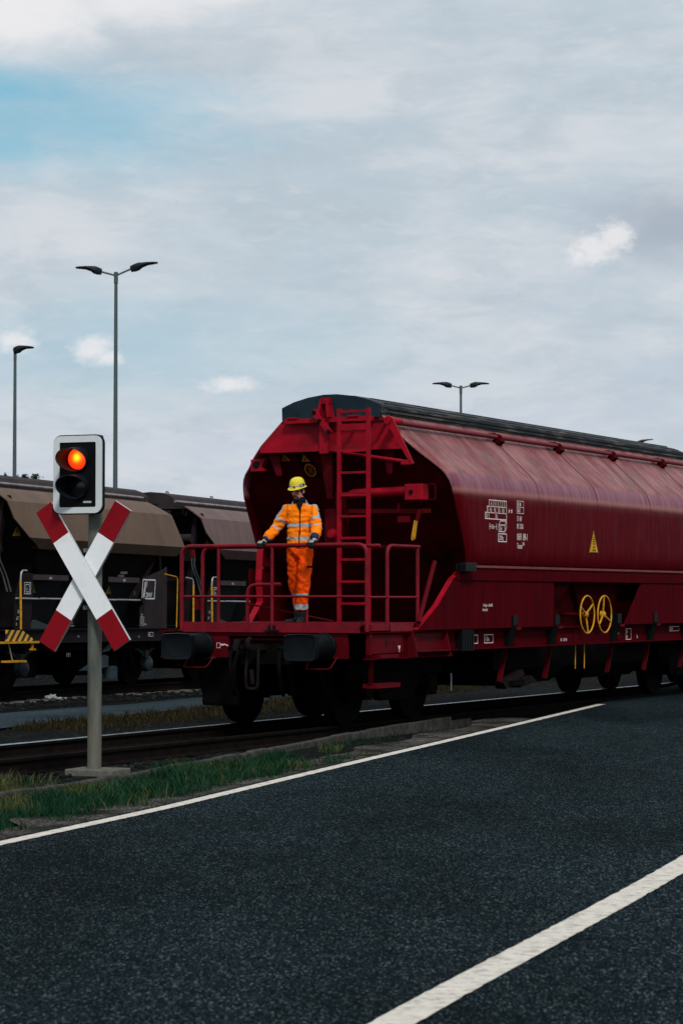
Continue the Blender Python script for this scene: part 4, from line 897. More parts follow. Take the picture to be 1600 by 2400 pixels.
    b = MB(); b.prism([(4.42, 1.168), (5.62, 1.168), (5.62, 2.42), (5.45, 2.36), (4.62, 2.18), (4.42, 1.6)], 'x', 1.385, 1.405); b.build('side_plate', 'brown_plate', t)
    MB().prism([(-.60, 1.168), (.0, 1.168), (.06, 1.7), (.06, 2.2), (-.36, 2.2), (-.60, 1.7)], 'x', 1.375, 1.39).build('side_plate', 'brown_dark', t)
    for u0, u1, n_ in ((.09, 1.39, '1'), (3.11, 4.36, '2')):
        k = MB().box((1.36, u0, 2.075), (1.41, u1, 2.175)).build('header_plate', 'brown_mid', t)
        L = Letters((1.413, 0, 0), (0, 1, 0), (0, 0, 1)); L.text((u0 + u1) / 2 - .1, 2.095, 'nyitva' + n_, .075, .5); L.build('lettering', 'white2', k)
        b = MB(); b.add([(1.30, u0 + .05, 2.07), (1.30, u1 - .05, 2.07), (1.12, u1 - .2, 1.25), (1.12, u0 + .2, 1.25)], [(0, 1, 2, 3)]); b.build('discharge_door', 'black', t)
        L = Letters((1.29, 0, 0), (0, 1, 0), (0, 0, 1)); L.poly([(u0 + .02, 1.84), (u0 + .26, 1.84), (u0 + .16, 2.03)]); L.build('hazard_mark', 'dim_yellow', t)
    for a, c in ((-.62, .20), (.27, 3.3), (3.34, 4.44)): MB().tube([(1.43, a, 1.73), (1.43, c, 1.725)], .016, 6).build('control_rod', 'conduit', t)
    MB().tube([(1.30, 4.40, 1.70), (1.50, 4.40, 1.70)], .07, 12).build('rod_end', 'black', t)
    # grab rails and steps
    def grab(pts, cut, m0='conduit'):
        g = MB().tube(arcpts(pts[:cut], .10), .016, 7).build('grab_rail', m0, t, True); MB().tube(pts[cut - 1:], .021, 8).build('grip', 'yellow', g, True)
    grab([(1.5, -.36, 2.235), (1.5, -.56, 2.235), (1.5, -.585, 2.05), (1.5, -.555, 1.17)], 3)
    grab([(1.5, -1.84, 2.21), (1.5, -1.52, 2.18), (1.5, -1.49, 2.06), (1.5, -1.49, 1.0)], 3)
    MB().tube(arcpts([(1.5, 5.34, 2.265), (1.5, 5.93, 2.21), (1.5, 5.885, 1.17)], .10), .012, 7).build('grab_rail', 'yellow', t, True)
    b = MB(); b.prism([(-1.06, .955), (-.12, .955), (-.12, 1.0), (-.50, 1.15), (-1.06, 1.16)], 'x', 1.47, 1.50); b.build('striped_step_plate', 'stripes', t)
    b = MB(); b.box((1.45, -1.27, .915), (1.56, .02, .952)); b.bar((1.51, -.14, .93), (1.51, -.17, .80), .03, .05); b.bar((1.51, -.24, .80), (1.51, -.04, .80), .03, .03); b.build('step_bar', 'yellow', t)
    MB().box((1.42, -1.12, .575), (1.58, -.48, .61)).build('step_tread', 'yellow', t); MB().tube([(1.5, -1.0, .92), (1.5, -.85, .6)], .012, 6).build('step_strut', 'conduit', t)
    # wheels, springs
    for u in (.08, 5.2):
        b = MB(); b.tube([(-.85, u, .46), (.85, u, .46)], .07, 10)
        for sg in (1, -1): b.lathe((sg * .69, u, .46), (sg, 0, 0), [(0, .001), (0, .49), (.03, .49), (.035, .46), (.13, .455), (.13, .40), (.1, .36), (.1, .14), (.13, .12), (.13, .001)], 30)
        b.build('wheelset', 'grime', t, True)
        for sg in (1, -1):
            b = MB()
            for k in range(5):
                h_ = .46 - .05 * k; b.tube([(sg * 1.12, u - h_, .755 - .01), (sg * 1.12, u - h_ / 2, .70 - k * .024), (sg * 1.12, u, .685 - k * .024), (sg * 1.12, u + h_ / 2, .70 - k * .024), (sg * 1.12, u + h_, .755 - .01)], .012, 6)
            b.box((sg * 1.12 - .05, u - .05, .56), (sg * 1.12 + .05, u + .05, .71)); s_ = b.build('leaf_spring', 'spring', t)
            MB().lathe((sg * 1.02, u + .12, .44), (sg, 0, 0), [(0, .16), (.14, .16), (.18, .10), (.185, .001)], 16).build('axle_box', 'bluegrey', t, True)
            b = MB(); b.prism([(u - .62, .90), (u - .52, .90), (u - .22, .30), (u - .32, .30)], 'x', sg * 1.0 - .03, sg * 1.0 + .03); b.build('axle_guard', 'brown_dark2', t); b = MB(); b.prism([(u + .62, .90), (u + .52, .90), (u + .22, .30), (u + .32, .30)], 'x', sg * 1.0 - .03, sg * 1.0 + .03); b.build('axle_guard', 'brown_dark2', t)
    b = MB(); b.box((-1.2, .7, .75), (1.2, 4.7, 1.18)); b.box((-.3, -1.5, .75), (.3, 6.2, 1.1)); b.build('underframe', 'grime', t)
    for u in (.9, 3.0, 4.3): MB().box((-.9, u - .22, .25), (.9, u + .22, .75)).build('brake_unit', 'grime', t, bevel=.04)  # dark boxes added to fill the bright gaps under the wagon
    for poly, x in (([(2.16, .36), (3.10, .66), (3.32, .62), (3.30, .42), (2.75, .36)], 1.25), ([(2.95, .70), (3.45, .98), (3.50, .86), (3.25, .73)], 1.3), ([(-.02, 1.18), (.28, 1.34), (1.0, 1.20), (.85, 1.17)], 1.3)): MB().prism(poly, 'x', x - .02, x + .02).build('chute_flap', 'bluegrey', t)
    MB().lathe((1.1, 3.72, .17), (0, 0, 1), [(0, .14), (.22, .14), (.25, .10), (.251, .001)], 18).build('air_cylinder', 'bluegrey', t, True)
    for x in (-.875, .875):
        MB().lathe((x, -1.45, 1.03), (0, -1, 0), [(0, .12), (.36, .12), (.36, .22), (.42, .22), (.43, .001)], 18).build('buffer', 'black', t, True); MB().lathe((x, 5.95, 1.03), (0, 1, 0), [(0, .12), (.26, .12), (.26, .22), (.32, .22), (.33, .001)], 18).build('buffer', 'black', t, True)
    # control levers at the end
    for dv in (0, .13): k = MB().tube(arcpts([(1.25, -1.06 + dv, 2.72), (1.25, -1.06 + dv, 2.45), (1.3, -.88 + dv, 2.15), (1.35, -.80 + dv, 1.85)], .1), .016, 6).build('control_lever', 'lever_grey', t, True); MB().box((1.22, -1.09, 2.66), (1.28, -.96, 2.80)).build('lever_knob', 'signred', k, bevel=.015)
    b = MB(); b.prism([(-1.3, 2.58), (-.62, 2.58), (-.70, 2.82), (-1.3, 2.84)], 'x', 1.14, 1.16); b.build('lever_board', 'brown_dark', t)
    L = Letters((1.27, 0, 0), (0, 1, 0), (0, 0, 1)); L.poly([(-.48, 2.87), (-.18, 2.87), (-.33, 3.06)]); h_ = L.build('warning_sign', 'signyellow', t)
    L = Letters((1.274, 0, 0), (0, 1, 0), (0, 0, 1)); L.poly([(-.33, 3.02), (-.38, 2.95), (-.335, 2.955), (-.35, 2.885), (-.29, 2.965), (-.325, 2.96)]); L.build('bolt_symbol', 'black', h_)
    MB().tube([(-.4, -.95, 3.05), (1.2, -.95, 3.05)], .10, 14).build('end_pipe', 'brown_plate', t, True)
    # lettering
    L = Letters((1.407, 0, 0), (0, 1, 0), (0, 0, 1)); sl = .12
    def srect(x0, y0, x1, y1, w_):
        q = sl * (y1 - y0); L.line(x0, y0, x1, y0, w_); L.line(x0 + q, y1, x1 + q, y1, w_); L.line(x0, y0, x0 + q, y1, w_); L.line(x1, y0, x1 + q, y1, w_)
    srect(4.48, 1.76, 5.04, 2.14, .026); L.text(4.655, 1.79, 'ZRNINY', .13, .60)
    for k in range(7): L.line(4.54 + k * .012, 1.80 + k * .045, 4.59 + k * .012, 1.815 + k * .045, .032)
    L.line(4.70, 2.0, 4.72, 2.12, .012); L.build('company_plate', 'white2', t)
    L = Letters((1.407, 0, 0), (0, 1, 0), (0, 0, 1))
    for k in range(4): L.line(4.40 + k * .055, 1.22, 4.42 + k * .055, 1.40, .006)
    for k in range(5): L.line(4.40 + k * .004, 1.225 + k * .042, 4.57 + k * .004, 1.225 + k * .042, .006)
    L.text(4.46, 1.42, 'AB', .05, .7); L.text(4.60, 1.225, 'Fds-2', .05, .8); L.build('load_table', 'white2', t)
    L = Letters((1.424, 0, 0), (0, 1, 0), (0, 0, 1)); L.rect(4.74, 1.0, 4.96, 1.075, .008); L.text(4.76, 1.015, 'KR58', .055, .6); L.text(4.30, .975, 'P  1', .06, .6); L.text(1.75, 1.0, 'P  11', .05, .6); L.build('sill_lettering', 'white2', t)
    L = Letters((1.392, 0, 0), (0, 1, 0), (0, 0, 1)); L.rect(-.25, 1.815, -.02, 2.02, .012); L.rect(-.20, 1.85, -.07, 1.985, .012); L.text(-.17, 1.885, 'm', .07, .7)
    L.text(-.50, 1.46, 'XIV G', .085, .6, slant=.2); L.text(-.54, 1.34, 'G-7', .085, .6, slant=.2); L.text(-.55, 1.24, '33', .06, .6); L.build('side_lettering', 'white2', t)
    L = Letters((1.36, 0, 0), (0, 1, 0), (0, 0, 1)); L.text(3.62, 2.245, 'ACS KOZUTI', .06, .85, slant=.3); L.text(3.52, 2.185, 'FELUGYELET', .05, .9, slant=.3); L.text(4.24, 1.84, '2', .09, .6); L.text(1.6, 1.27, 'orsz', .06, .7); L.text(1.58, 1.21, 'Bazopat', .06, .7); L.build('stencil_text', 'dim_white', t)
    L = Letters((1.40, 0, 0), (0, 1, 0), (0, 0, 1)); L.text(1.35, .64, 'F EF 1', .10, .7); L.build('lower_lettering', 'dim_white', t)
    return t
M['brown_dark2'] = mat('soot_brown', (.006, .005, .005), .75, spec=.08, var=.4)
M['brown_roof'] = mat('brown_roof_paint', (.030, .023, .024), .6, spec=.15, var=.3)
M['brown_plate'] = mat('brown_side_plate', (.024, .018, .020), .6, spec=.15, var=.25, vscale=3)
M['spring'] = mat('spring_steel', (.035, .037, .04), .5, spec=.3, var=.3)
M['dim_yellow'] = mat('dirty_yellow_mark', (.07, .05, .008), .7, var=.5, vscale=12)
M['dim_white'] = mat('dirty_white_mark', (.22, .23, .23), .7, var=.4, vscale=14)
M['lever_grey'] = mat('lever_grey_paint', (.06, .062, .065), .5, var=.2)
bw = brown_wagon()
bw2 = copy_tree(bw); bw2.location = WB(8.18, 0); bw2['label'] = 'mauve-brown bulk hopper wagon seen through the red platform railing'
for ch in bw2.children:
    if ch.name.startswith('hopper_side'): ch.data = ch.data.copy(); ch.data.materials[0] = M['mauve']
# ------------------------------------------------------------------ level crossing signal with St Andrew's cross
def lens_mat(name, lit):
    m = bpy.data.materials.new(name); m.use_nodes = True; nt = m.node_tree; N = nt.nodes; L = nt.links; b = N['Principled BSDF']
    b.inputs['Base Color'].default_value = (.03, .004, .002, 1) if lit else (.010, .011, .012, 1); b.inputs['Roughness'].default_value = .25
    if lit:
        tc = N.new('ShaderNodeTexCoord'); mp = N.new('ShaderNodeMapping'); mp.inputs['Location'].default_value = (0, 0, -.01); L.new(tc.outputs['Object'], mp.inputs[0]); ln_ = N.new('ShaderNodeVectorMath'); ln_.operation = 'LENGTH'; L.new(mp.outputs[0], ln_.inputs[0])
        r = N.new('ShaderNodeMapRange'); r.inputs[2].default_value = .105; L.new(ln_.outputs['Value'], r.inputs[0])
        c = N.new('ShaderNodeValToRGB'); L.new(r.outputs[0], c.inputs[0]); e = c.color_ramp.elements
        e[0].position = 0; e[0].color = (1, .80, .02, 1); e[1].position = 1; e[1].color = (.80, .022, .004, 1)
        for p, k in ((.28, (1, .66, .012)), (.50, (1, .16, .006)), (.68, (.98, .055, .004))): x = e.new(p); x.color = k + (1,)
        sp = N.new('ShaderNodeSeparateXYZ'); L.new(tc.outputs['Object'], sp.inputs[0]); s = N.new('ShaderNodeMath'); s.operation = 'SINE'; q = N.new('ShaderNodeMath'); q.operation = 'MULTIPLY'; L.new(sp.outputs[2], q.inputs[0]); q.inputs[1].default_value = 700; L.new(q.outputs[0], s.inputs[0])
        rr = N.new('ShaderNodeMapRange'); rr.inputs[1].default_value = -1; rr.inputs[3].default_value = 1.25; rr.inputs[4].default_value = 1.7; L.new(s.outputs[0], rr.inputs[0])
        L.new(c.outputs[0], b.inputs['Emission Color']); L.new(rr.outputs[0], b.inputs['Emission Strength'])
    return m
M['lens_lit'] = lens_mat('lit_red_lens', True); M['lens_off'] = lens_mat('unlit_lens', False)
M['hood'] = mat('hood_black', (.006, .010, .014), .45, spec=.35, var=.2)
def rrect(x0, z0, x1, z1, r, n=6):
    out = []
    for cx, cz, a in ((x1 - r, z1 - r, 0), (x0 + r, z1 - r, 90), (x0 + r, z0 + r, 180), (x1 - r, z0 + r, 270)):
        for k in range(n + 1): q = R(a + 90 * k / n); out.append((cx + r * math.cos(q), cz + r * math.sin(q)))
    return out
def crossing_signal():
    t = thing('crossing_signal', 'level crossing post with red and white cross boards under a lit red light', 'crossing signal', (-2.42, 22.69, -.03), R(-22))
    b = MB(); b.tube([(.047, 0, 0), (.047, 0, 1.6), (.047, 0, 3.20)], .068, 24); b.build('post', 'galv', t, True)
    MB().lathe((.047, 0, 3.20), (0, 0, 1), [(0, .06), (0, .076), (.022, .078), (.036, .066), (.042, .001)], 20).build('post_cap', 'black', t, True)
    MB().box((-.17, -.2, -.05), (.34, .2, .022)).build('base_slab', 'concrete', t, bevel=.012)
    # boards: front board falls to the right
    for nm, p, q, y in (('a', Vector((-.4375, 0, 2.478 + .03)), Vector((.415, 0, 1.15 + .03)), -.150), ('b', Vector((.3985, 0, 2.484 + .03)), Vector((-.421, 0, 1.134 + .03)), -.105)):
        p = p + Vector((0, 0, .03)); q = q + Vector((0, 0, .03))
        d = (q - p).normalized(); n_ = Vector((-d.z, 0, d.x)) * .099; Ln = (q - p).length; b = MB()
        def quad(t0, t1, y0, y1, mi, sh=1.):
            c = [p + d * t + n_ * s * sh + Vector((0, yy, 0)) for yy in (y0, y1) for t, s in ((t0, -1), (t1, -1), (t1, 1), (t0, 1))]
            b.add(c, [(0, 1, 2, 3), (7, 6, 5, 4), (0, 4, 5, 1), (1, 5, 6, 2), (2, 6, 7, 3), (3, 7, 4, 0)], mi)
        quad(0, Ln, y + .004, y + .034, 2); quad(0, .353, y, y + .004, 1, .985); quad(.353, Ln - .353, y, y + .004, 0, .985); quad(Ln - .353, Ln, y, y + .004, 1, .985)
        b.build('cross_board', ('signwhite', 'signred', 'alu'), t)
    b = MB()
    for z in (1.55, 2.1): b.box((-.03, -.10, z), (.12, .075, z + .04))
    b.build('board_clamp', 'galv', t)
    # signal head
    hd = bpy.data.objects.new('signal_head', None); C.objects.link(hd); hd.parent = t; hd.location = (.056, .03, .024)
    b = MB(); o_ = rrect(-.369, 2.440, .176, 3.207, .085); b.loft([[(x, y, z) for x, z in o_] for y in (-.215, -.185)]); b.loft([[(x * .62 - .03, y, z * .7 + .85) for x, z in o_] for y in (-.185, -.06)]); b.build('housing', 'black', hd, True)
    b = MB(); oo = rrect(-.358, 2.451, .165, 3.196, .076); ii = rrect(-.293, 2.509, .102, 3.134, .016)
    b.loft([[(x, -.217, z) for x, z in ii], [(x, -.235, z) for x, z in ii], [(x, -.235, z) for x, z in oo], [(x, -.217, z) for x, z in oo]], False); b.build('border', 'grey', hd)
    b = MB(); b.add([(x, -.224, z) for x, z in ii], [tuple(range(len(ii)))]); b.build('front_panel', 'black', hd)
    for z, m_, nm in ((2.975, 'lens_lit', 1), (2.715, 'lens_off', 0)):
        b = MB(); b.lathe((0, 0, 0), (0, -1, 0), [(0, .001), (0, .104), (.006, .104), (.016, .08), (.024, .045), (.027, .001)], 32); o = b.build('lens', m_, hd, True); o.location = (-.095, -.226, z)
        b = MB(); n_ = 40; r0, r1 = .118, .112
        def ln(a):   # hood length round the rim: long on top, short below
            return .040 + .215 * (.5 + .5 * math.cos(a - R(138))) ** 1.1
        for r, off in ((r0, 0), (r0 - .006, 0)):
            vs = []
            for k in range(n_ + 1):
                a = 2 * math.pi * k / n_; l = ln(a)
                vs += [(-.095 + r * math.cos(a), -.226, z + r * math.sin(a)), (-.095 + r * math.cos(a) * (1 + .0 * l), -.226 - l, z + r * math.sin(a) - l * .12)]
            b.add(vs, [(2 * k, 2 * k + 1, 2 * k + 3, 2 * k + 2) for k in range(n_)])
        m0 = len(b.v) // 2
        for k in range(n_): b.f.append([2 * k + 1, 2 * k + 3, m0 + 2 * k + 3, m0 + 2 * k + 1]); b.mi.append(0)
        b.build('hood', 'hood', hd, True)
    MB().box((-.035, -.229, 2.549), (.052, -.225, 2.567)).build('maker_plate', 'alu', hd)
    b = MB(); b.box((-.292, -.2265, 2.842), (.101, -.2255, 2.846)); b.build('panel_joint', 'lamp', hd)
    return t
crossing_signal()
# ------------------------------------------------------------------ the worker on the platform (root at the feet, -y towards the road)
def fuse(mb, voxel, smooth_it=2, disp=None):
    me = mb.mesh('tmp', []); o = bpy.data.objects.new('tmp', me); C.objects.link(o)
    m = o.modifiers.new('r', 'REMESH'); m.mode = 'VOXEL'; m.voxel_size = voxel; m.use_smooth_shade = True
    if smooth_it: s = o.modifiers.new('s', 'SMOOTH'); s.iterations = smooth_it; s.factor = .5
    bpy.context.view_layer.update()
    dg = bpy.context.evaluated_depsgraph_get(); out = bpy.data.meshes.new_from_object(o.evaluated_get(dg)); bpy.data.objects.remove(o)
    if disp:
        ns_ = [v.normal.copy() for v in out.vertices]
        for v, n_ in zip(out.vertices, ns_): v.co += n_ * disp(v.co)
    out.materials.clear(); out.polygons.foreach_set('use_smooth', [True] * len(out.polygons)); out.update(); return out
def place(name, me, mats, parent, pick=None):
    for x in mats: me.materials.append(M[x])
    if pick: me.polygons.foreach_set('material_index', [pick(p.center, p.normal) for p in me.polygons])
    o = bpy.data.objects.new(name, me); C.objects.link(o); o.parent = parent; return o
def ell(b, c, rx, ry, n=20): return [(c[0] + rx * math.cos(2 * math.pi * k / n), c[1] + ry * math.sin(2 * math.pi * k / n), c[2]) for k in range(n)]
M['hv_jacket'] = mat('hi_vis_orange', (1.0, .215, .006), .75, spec=.12, var=.16, vscale=7, dirt_or_shade=(1.0, .11, .004), dirt_or_shade_amt=.75, dscale=9)  # redder patches are fold shading put into the cloth colour
M['hv_trousers'] = mat('hi_vis_trouser_orange', (.86, .078, .004), .8, spec=.1, var=.2, vscale=7, dirt_or_shade=(.62, .035, .004), dirt_or_shade_amt=.7, dscale=8)  # darker red-orange patches paint in the shading of the folds
M['reflect'] = mat('reflective_tape', (.30, .35, .37), .45, spec=.5, var=.12, vscale=20)
M['navy'] = mat('navy_fabric', (.006, .008, .014), .85, spec=.15, var=.3)
M['zip'] = mat('dark_piping', (.022, .008, .006), .7, var=.2)
M['skin'] = mat('skin', (.58, .27, .19), .55, spec=.35, var=.08, vscale=30)
M['hair'] = mat('dark_hair', (.010, .008, .007), .6, var=.3, vscale=60)
M['helmet'] = mat('helmet_yellow', (.70, .56, .035), .4, spec=.45, var=.08, vscale=14, dirt_or_shade=(.35, .27, .04), dirt_or_shade_amt=.5, dscale=18)
M['boot'] = mat('black_boot_leather', (.009, .012, .015), .45, spec=.4, var=.3, vscale=16)
M['glove_blue'] = mat('glove_blue', (.012, .030, .085), .7, var=.3, vscale=20)
M['glove_grey'] = mat('glove_grey', (.26, .27, .24), .75, var=.3, vscale=22)
M['glove_black'] = mat('glove_black', (.012, .014, .014), .7, var=.3, vscale=20)
M['glass'] = mat('spectacle_frame', (.006, .006, .006), .3, spec=.5)
M['eye'] = mat('eye_dark', (.02, .014, .012), .2, spec=.5)
def person():
    rt = O + A * .9 + P_ * .3517 + Vector((0, 0, 1.3125))
    t = thing('person', 'person in orange hi-vis suit and yellow helmet standing on the platform, hands on the railing', 'person', rt)
    rdir = Vector((P_.x, P_.y, 0)); fdir = Vector((-A.x, -A.y, 0))          # along the rail; outwards over it
    RL = Vector((-.443, -.104, .9735)); RR = Vector((.204, -.448, .9735))    # rail centre under each hand
    SL, EL, WL = Vector((-.125, .0, 1.425)), Vector((-.255, .03, 1.205)), Vector((-.385, -.055, 1.055))
    SR, ER, WR = Vector((.198, .0, 1.425)), Vector((.248, -.14, 1.20)), Vector((.222, -.385, 1.068))
    PL = RL + Vector((0, 0, .046)) - fdir * .014; PR = RR + Vector((0, 0, .046)) - fdir * .014
    HIP = Vector((.035, .02, .93))
    LEGS = ((Vector((-.052, .05, .90)), Vector((-.045, .14, .53)), Vector((.018, .26, .10))), (Vector((.112, .0, .90)), Vector((.088, -.06, .53)), Vector((.055, .02, .10))))
    Q = Matrix.Rotation(R(-27), 3, 'Z') @ Matrix.Rotation(R(13), 3, 'X'); HC = Vector((.010, -.045, 1.655))
    H = lambda x, y, z: HC + Q @ Vector((x, y, z))
    def fingers(b, pc, rail, s, k=1., grow=0.):
        """palm on the rail, four fingers bent over the front, thumb from the side of the palm; s = +1/-1 side the thumb leaves on"""
        for i, (off, l) in enumerate(((-.033, .92), (-.011, 1.05), (.011, 1.0), (.033, .82))):
            o_ = rdir * off * 1.05
            pts = [pc + o_ + fdir * .028 + Vector((0, 0, .004)), rail + o_ + fdir * (.044 * l + .004) + Vector((0, 0, .028)), rail + o_ + fdir * .050 * l + Vector((0, 0, -.012)), rail + o_ + fdir * (.030 * l) + Vector((0, 0, -.040 * l))]
            b.tube(pts, [.0115 + grow, .0110 + grow, .0100 + grow, .0085 + grow], 8); b.ball(pts[-1], .0085 + grow, 8, 6); b.ball(pts[1], .0112 + grow, 8, 6)
        th = [pc + rdir * s * .030 - fdir * .012, pc + rdir * s * .058 + fdir * .006 - Vector((0, 0, .012)), rail + rdir * s * .062 + fdir * .036 + Vector((0, 0, .016))]
        b.tube(th, [.013 + grow, .0125 + grow, .010 + grow], 8); b.ball(th[-1], .010 + grow, 8, 6); b.ball(th[1], .0125 + grow, 8, 6)
    def palm(b, pc, wr, g=0.):
        for o_ in (-.03, -.01, .01, .03): b.tube([pc + rdir * o_ - fdir * .035, pc + rdir * o_ + fdir * .03], .0165 + g, 8)
        b.tube([pc - fdir * .035, wr], [.030 + g, .026 + g], 10)
    # body: one continuous skin
    b = MB(); b.loft([ell(b, (.035, .015, z), rx, ry) for z, rx, ry in ((.86, .09, .06), (.95, .11, .07), (1.1, .115, .075), (1.3, .125, .08), (1.42, .12, .07), (1.48, .08, .065))])
    b.tube([(.03, .0, 1.44), H(0, .02, -.06)], [.062, .055], 14)
    b.ball(H(0, .012, .058), (.074, .094, .092), 24, 16, 0, Q); b.ball(H(0, -.018, -.022), (.060, .072, .088), 24, 16, 0, Q); b.ball(H(0, -.062, -.092), (.030, .026, .022), 12, 8, 0, Q)
    b.tube([H(0, -.088, .028), H(0, -.104, .002), H(0, -.110, -.014)], [.010, .012, .0145], 10); b.ball(H(0, -.098, -.016), (.019, .013, .010), 10, 8, 0, Q)
    b.ball(H(0, -.080, .040), (.052, .016, .010), 12, 8, 0, Q)
    for s in (1, -1): b.ball(H(s * .074, .012, .0), (.010, .021, .033), 12, 8, 0, Q); b.ball(H(s * .038, -.062, -.012), (.022, .02, .018), 10, 8, 0, Q)
    b.ball(H(0, -.083, -.050), (.022, .009, .006), 10, 6, 0, Q); b.ball(H(0, -.081, -.062), (.020, .009, .007), 10, 6, 0, Q)
    for S, E2, W_, pc, rl, s in ((SL, EL, WL, PL, RL, 1), (SR, ER, WR, PR, RR, -1)):
        b.tube([S + (Vector((.035, .015, 1.40)) - S) * .4, S, E2, W_, pc], [.045, .046, .036, .020, .016], 12); b.ball(S, .046); b.ball(E2, .038); palm(b, pc, W_, -.010); fingers(b, pc, rl, s, grow=-.003)
    for h_, k_, a_ in LEGS: b.tube([h_, k_, a_], [.055, .040, .032], 14); b.ball(k_, .042); b.tube([a_, a_ + Vector((0, -.02, -.06))], [.042, .035], 10)
    for (h_, k_, a_), d in zip(LEGS, (Vector((-.85, -.5, 0)).normalized(), Vector((-.12, -1, 0)).normalized())): b.tube([a_ + Vector((0, 0, -.055)) - d * .04, a_ + Vector((0, 0, -.065)) + d * .03], [.018, .014], 10)
    body = place('body', fuse(b, .005, 2), ('skin', 'lips'), t, lambda c, n_: 1 if ((Q.transposed() @ (c - HC)).y < -.082 and abs((Q.transposed() @ (c - HC)).z + .056) < .010 and abs((Q.transposed() @ (c - HC)).x) < .024) else 0)
    # hair, beard, eyes, spectacles, helmet
    b = MB(); b.ball(H(0, .020, .036), (.0775, .084, .076), 24, 16, 0, Q)
    for s in (1, -1): b.ball(H(s * .070, -.010, .018), (.008, .018, .036), 10, 8, 0, Q)
    place('hair', fuse(b, .006, 1), ('hair',), t)
    b = MB(); b.ball(H(0, -.066, -.094), (.034, .026, .024), 16, 10, 0, Q); b.tube([H(-.034, -.072, -.058), H(-.018, -.089, -.040), H(0, -.092, -.038), H(.018, -.089, -.040), H(.034, -.072, -.058)], [.006, .007, .006, .007, .006], 8)
    for s in (1, -1): b.tube([H(s * .034, -.072, -.056), H(s * .034, -.068, -.075), H(s * .024, -.068, -.092)], .008, 8)
    place('beard', fuse(b, .005, 1), ('hair',), t)
    for s in (1, -1): MB().ball(H(s * .032, -.074, .016), (.013, .010, .009), 12, 8, 0, Q).build('eye', 'eye', t, True)
    b = MB()
    for s in (1, -1):
        rr = [H(s * .034 + .026 * math.cos(a), -.094 + .006 * abs(math.cos(a)) , .012 + .020 * math.sin(a)) for a in [2 * math.pi * k / 18 for k in range(18)]]
        b.tube(rr + [rr[0]], .0032, 6); b.tube([H(s * .060, -.088, .018), H(s * .076, -.03, .020), H(s * .080, .012, .018)], .003, 6)
    b.tube([H(-.010, -.100, .018), H(.010, -.100, .018)], .003, 6); b.build('spectacles', 'glass', t, True)
    b = MB(); rings = []; n_ = 36
    def hring(r, z, front=0., brim=0.):
        out = []
        for k in range(n_):
            a = 2 * math.pi * k / n_; fx = math.cos(a); fy = math.sin(a); f = max(0, -fy) ** 2
            out.append(H(fx * (.094 * r + brim), .004 + fy * (.116 * r + brim) - front * f, .058 + (z - .058) * .86 - .012 * f * (front > 0)))
        return out
    rings = [hring(.97, .058), hring(1.0, .050, .034, .016), hring(1.0, .056, .036, .018), hring(1.0, .064, .012, .004), hring(.995, .085), hring(.97, .115), hring(.90, .148), hring(.76, .176), hring(.55, .194), hring(.3, .203), hring(.02, .205)]
    b.loft(rings); hm = b.build('helmet', 'helmet', t, True)
    b = MB()
    for k in range(-2, 3): b.tube([H(.019 * k, -.106 + abs(k) * .004, .104), H(.018 * k, -.070, .155), H(.016 * k, .0, .1845 - abs(k) * .003), H(.016 * k, .062, .168)], [.003, .004, .004, .003], 6)
    b.build('helmet_ridge', 'helmet', hm, True)
    b = MB(); b.loft([hring(1.015, .074), hring(1.022, .076), hring(1.012, .094), hring(1.0, .094)], False); b.build('helmet_band', 'reflect', hm, True)
    b = MB(); b.ball(H(.02, -.122, .078), (.013, .006, .014), 10, 8, 0, Q); b.build('helmet_badge', 'black', hm, True)
    a0 = R(-50); c0 = H(.0975 * math.cos(a0 + .5), .004 + .1205 * math.sin(a0 + .5), .088)
    rx_ = Q @ Vector((-math.sin(a0 + .5), math.cos(a0 + .5), 0)); L = Letters(c0 + Q @ Vector((.004, -.002, 0)), rx_, Q @ Vector((-.12, .06, 1))); L.poly([(-.035, -.016), (.035, -.016), (.035, .018), (-.035, .018)]); k = L.build('sticker', 'black', hm)
    L = Letters(c0 + Q @ Vector((.0055, -.0035, 0)), rx_, Q @ Vector((-.12, .06, 1))); L.text(-.026, -.010, 'DE', .028, .95); L.build('sticker_text', 'signwhite', k)
    # jacket
    b = MB(); prof = ((.945, .156, .115), (.99, .162, .120), (1.10, .160, .118), (1.22, .160, .116), (1.34, .166, .118), (1.41, .165, .110), (1.45, .150, .100), (1.485, .125, .090), (1.52, .102, .084), (1.555, .082, .078))
    b.loft([ell(b, (.035 + (z - 1.2) * .0, .01, z), rx, ry, 28) for z, rx, ry in prof])
    for S, E2, W_, s in ((SL, EL, WL, -1), (SR, ER, WR, 1)):
        i_ = Vector((.035, .01, 1.42)); b.tube([i_ + (S - i_) * .5, S, S.lerp(E2, .5), E2, E2.lerp(W_, .5), W_], [.072, .077, .077, .072, .070, .062], 18); b.ball(S, .077, 16, 12); b.ball(E2, .073, 16, 12)
    def fold(c): return .013 * noise.noise(Vector((c.x * 9, c.y * 9, c.z * 24))) + .005 * noise.noise(Vector((c.x * 30, c.y * 30, c.z * 34))) - .011 * abs(noise.noise(Vector((c.x * 7 + 4, c.y * 7, c.z * 13 + c.x * 9))))
    jm = fuse(b, .008, 2, fold)
    def seg(c, a, d): f = d - a; q = max(0, min(1, (c - a).dot(f) / f.length_squared)); return q, (a + f * q - c).length
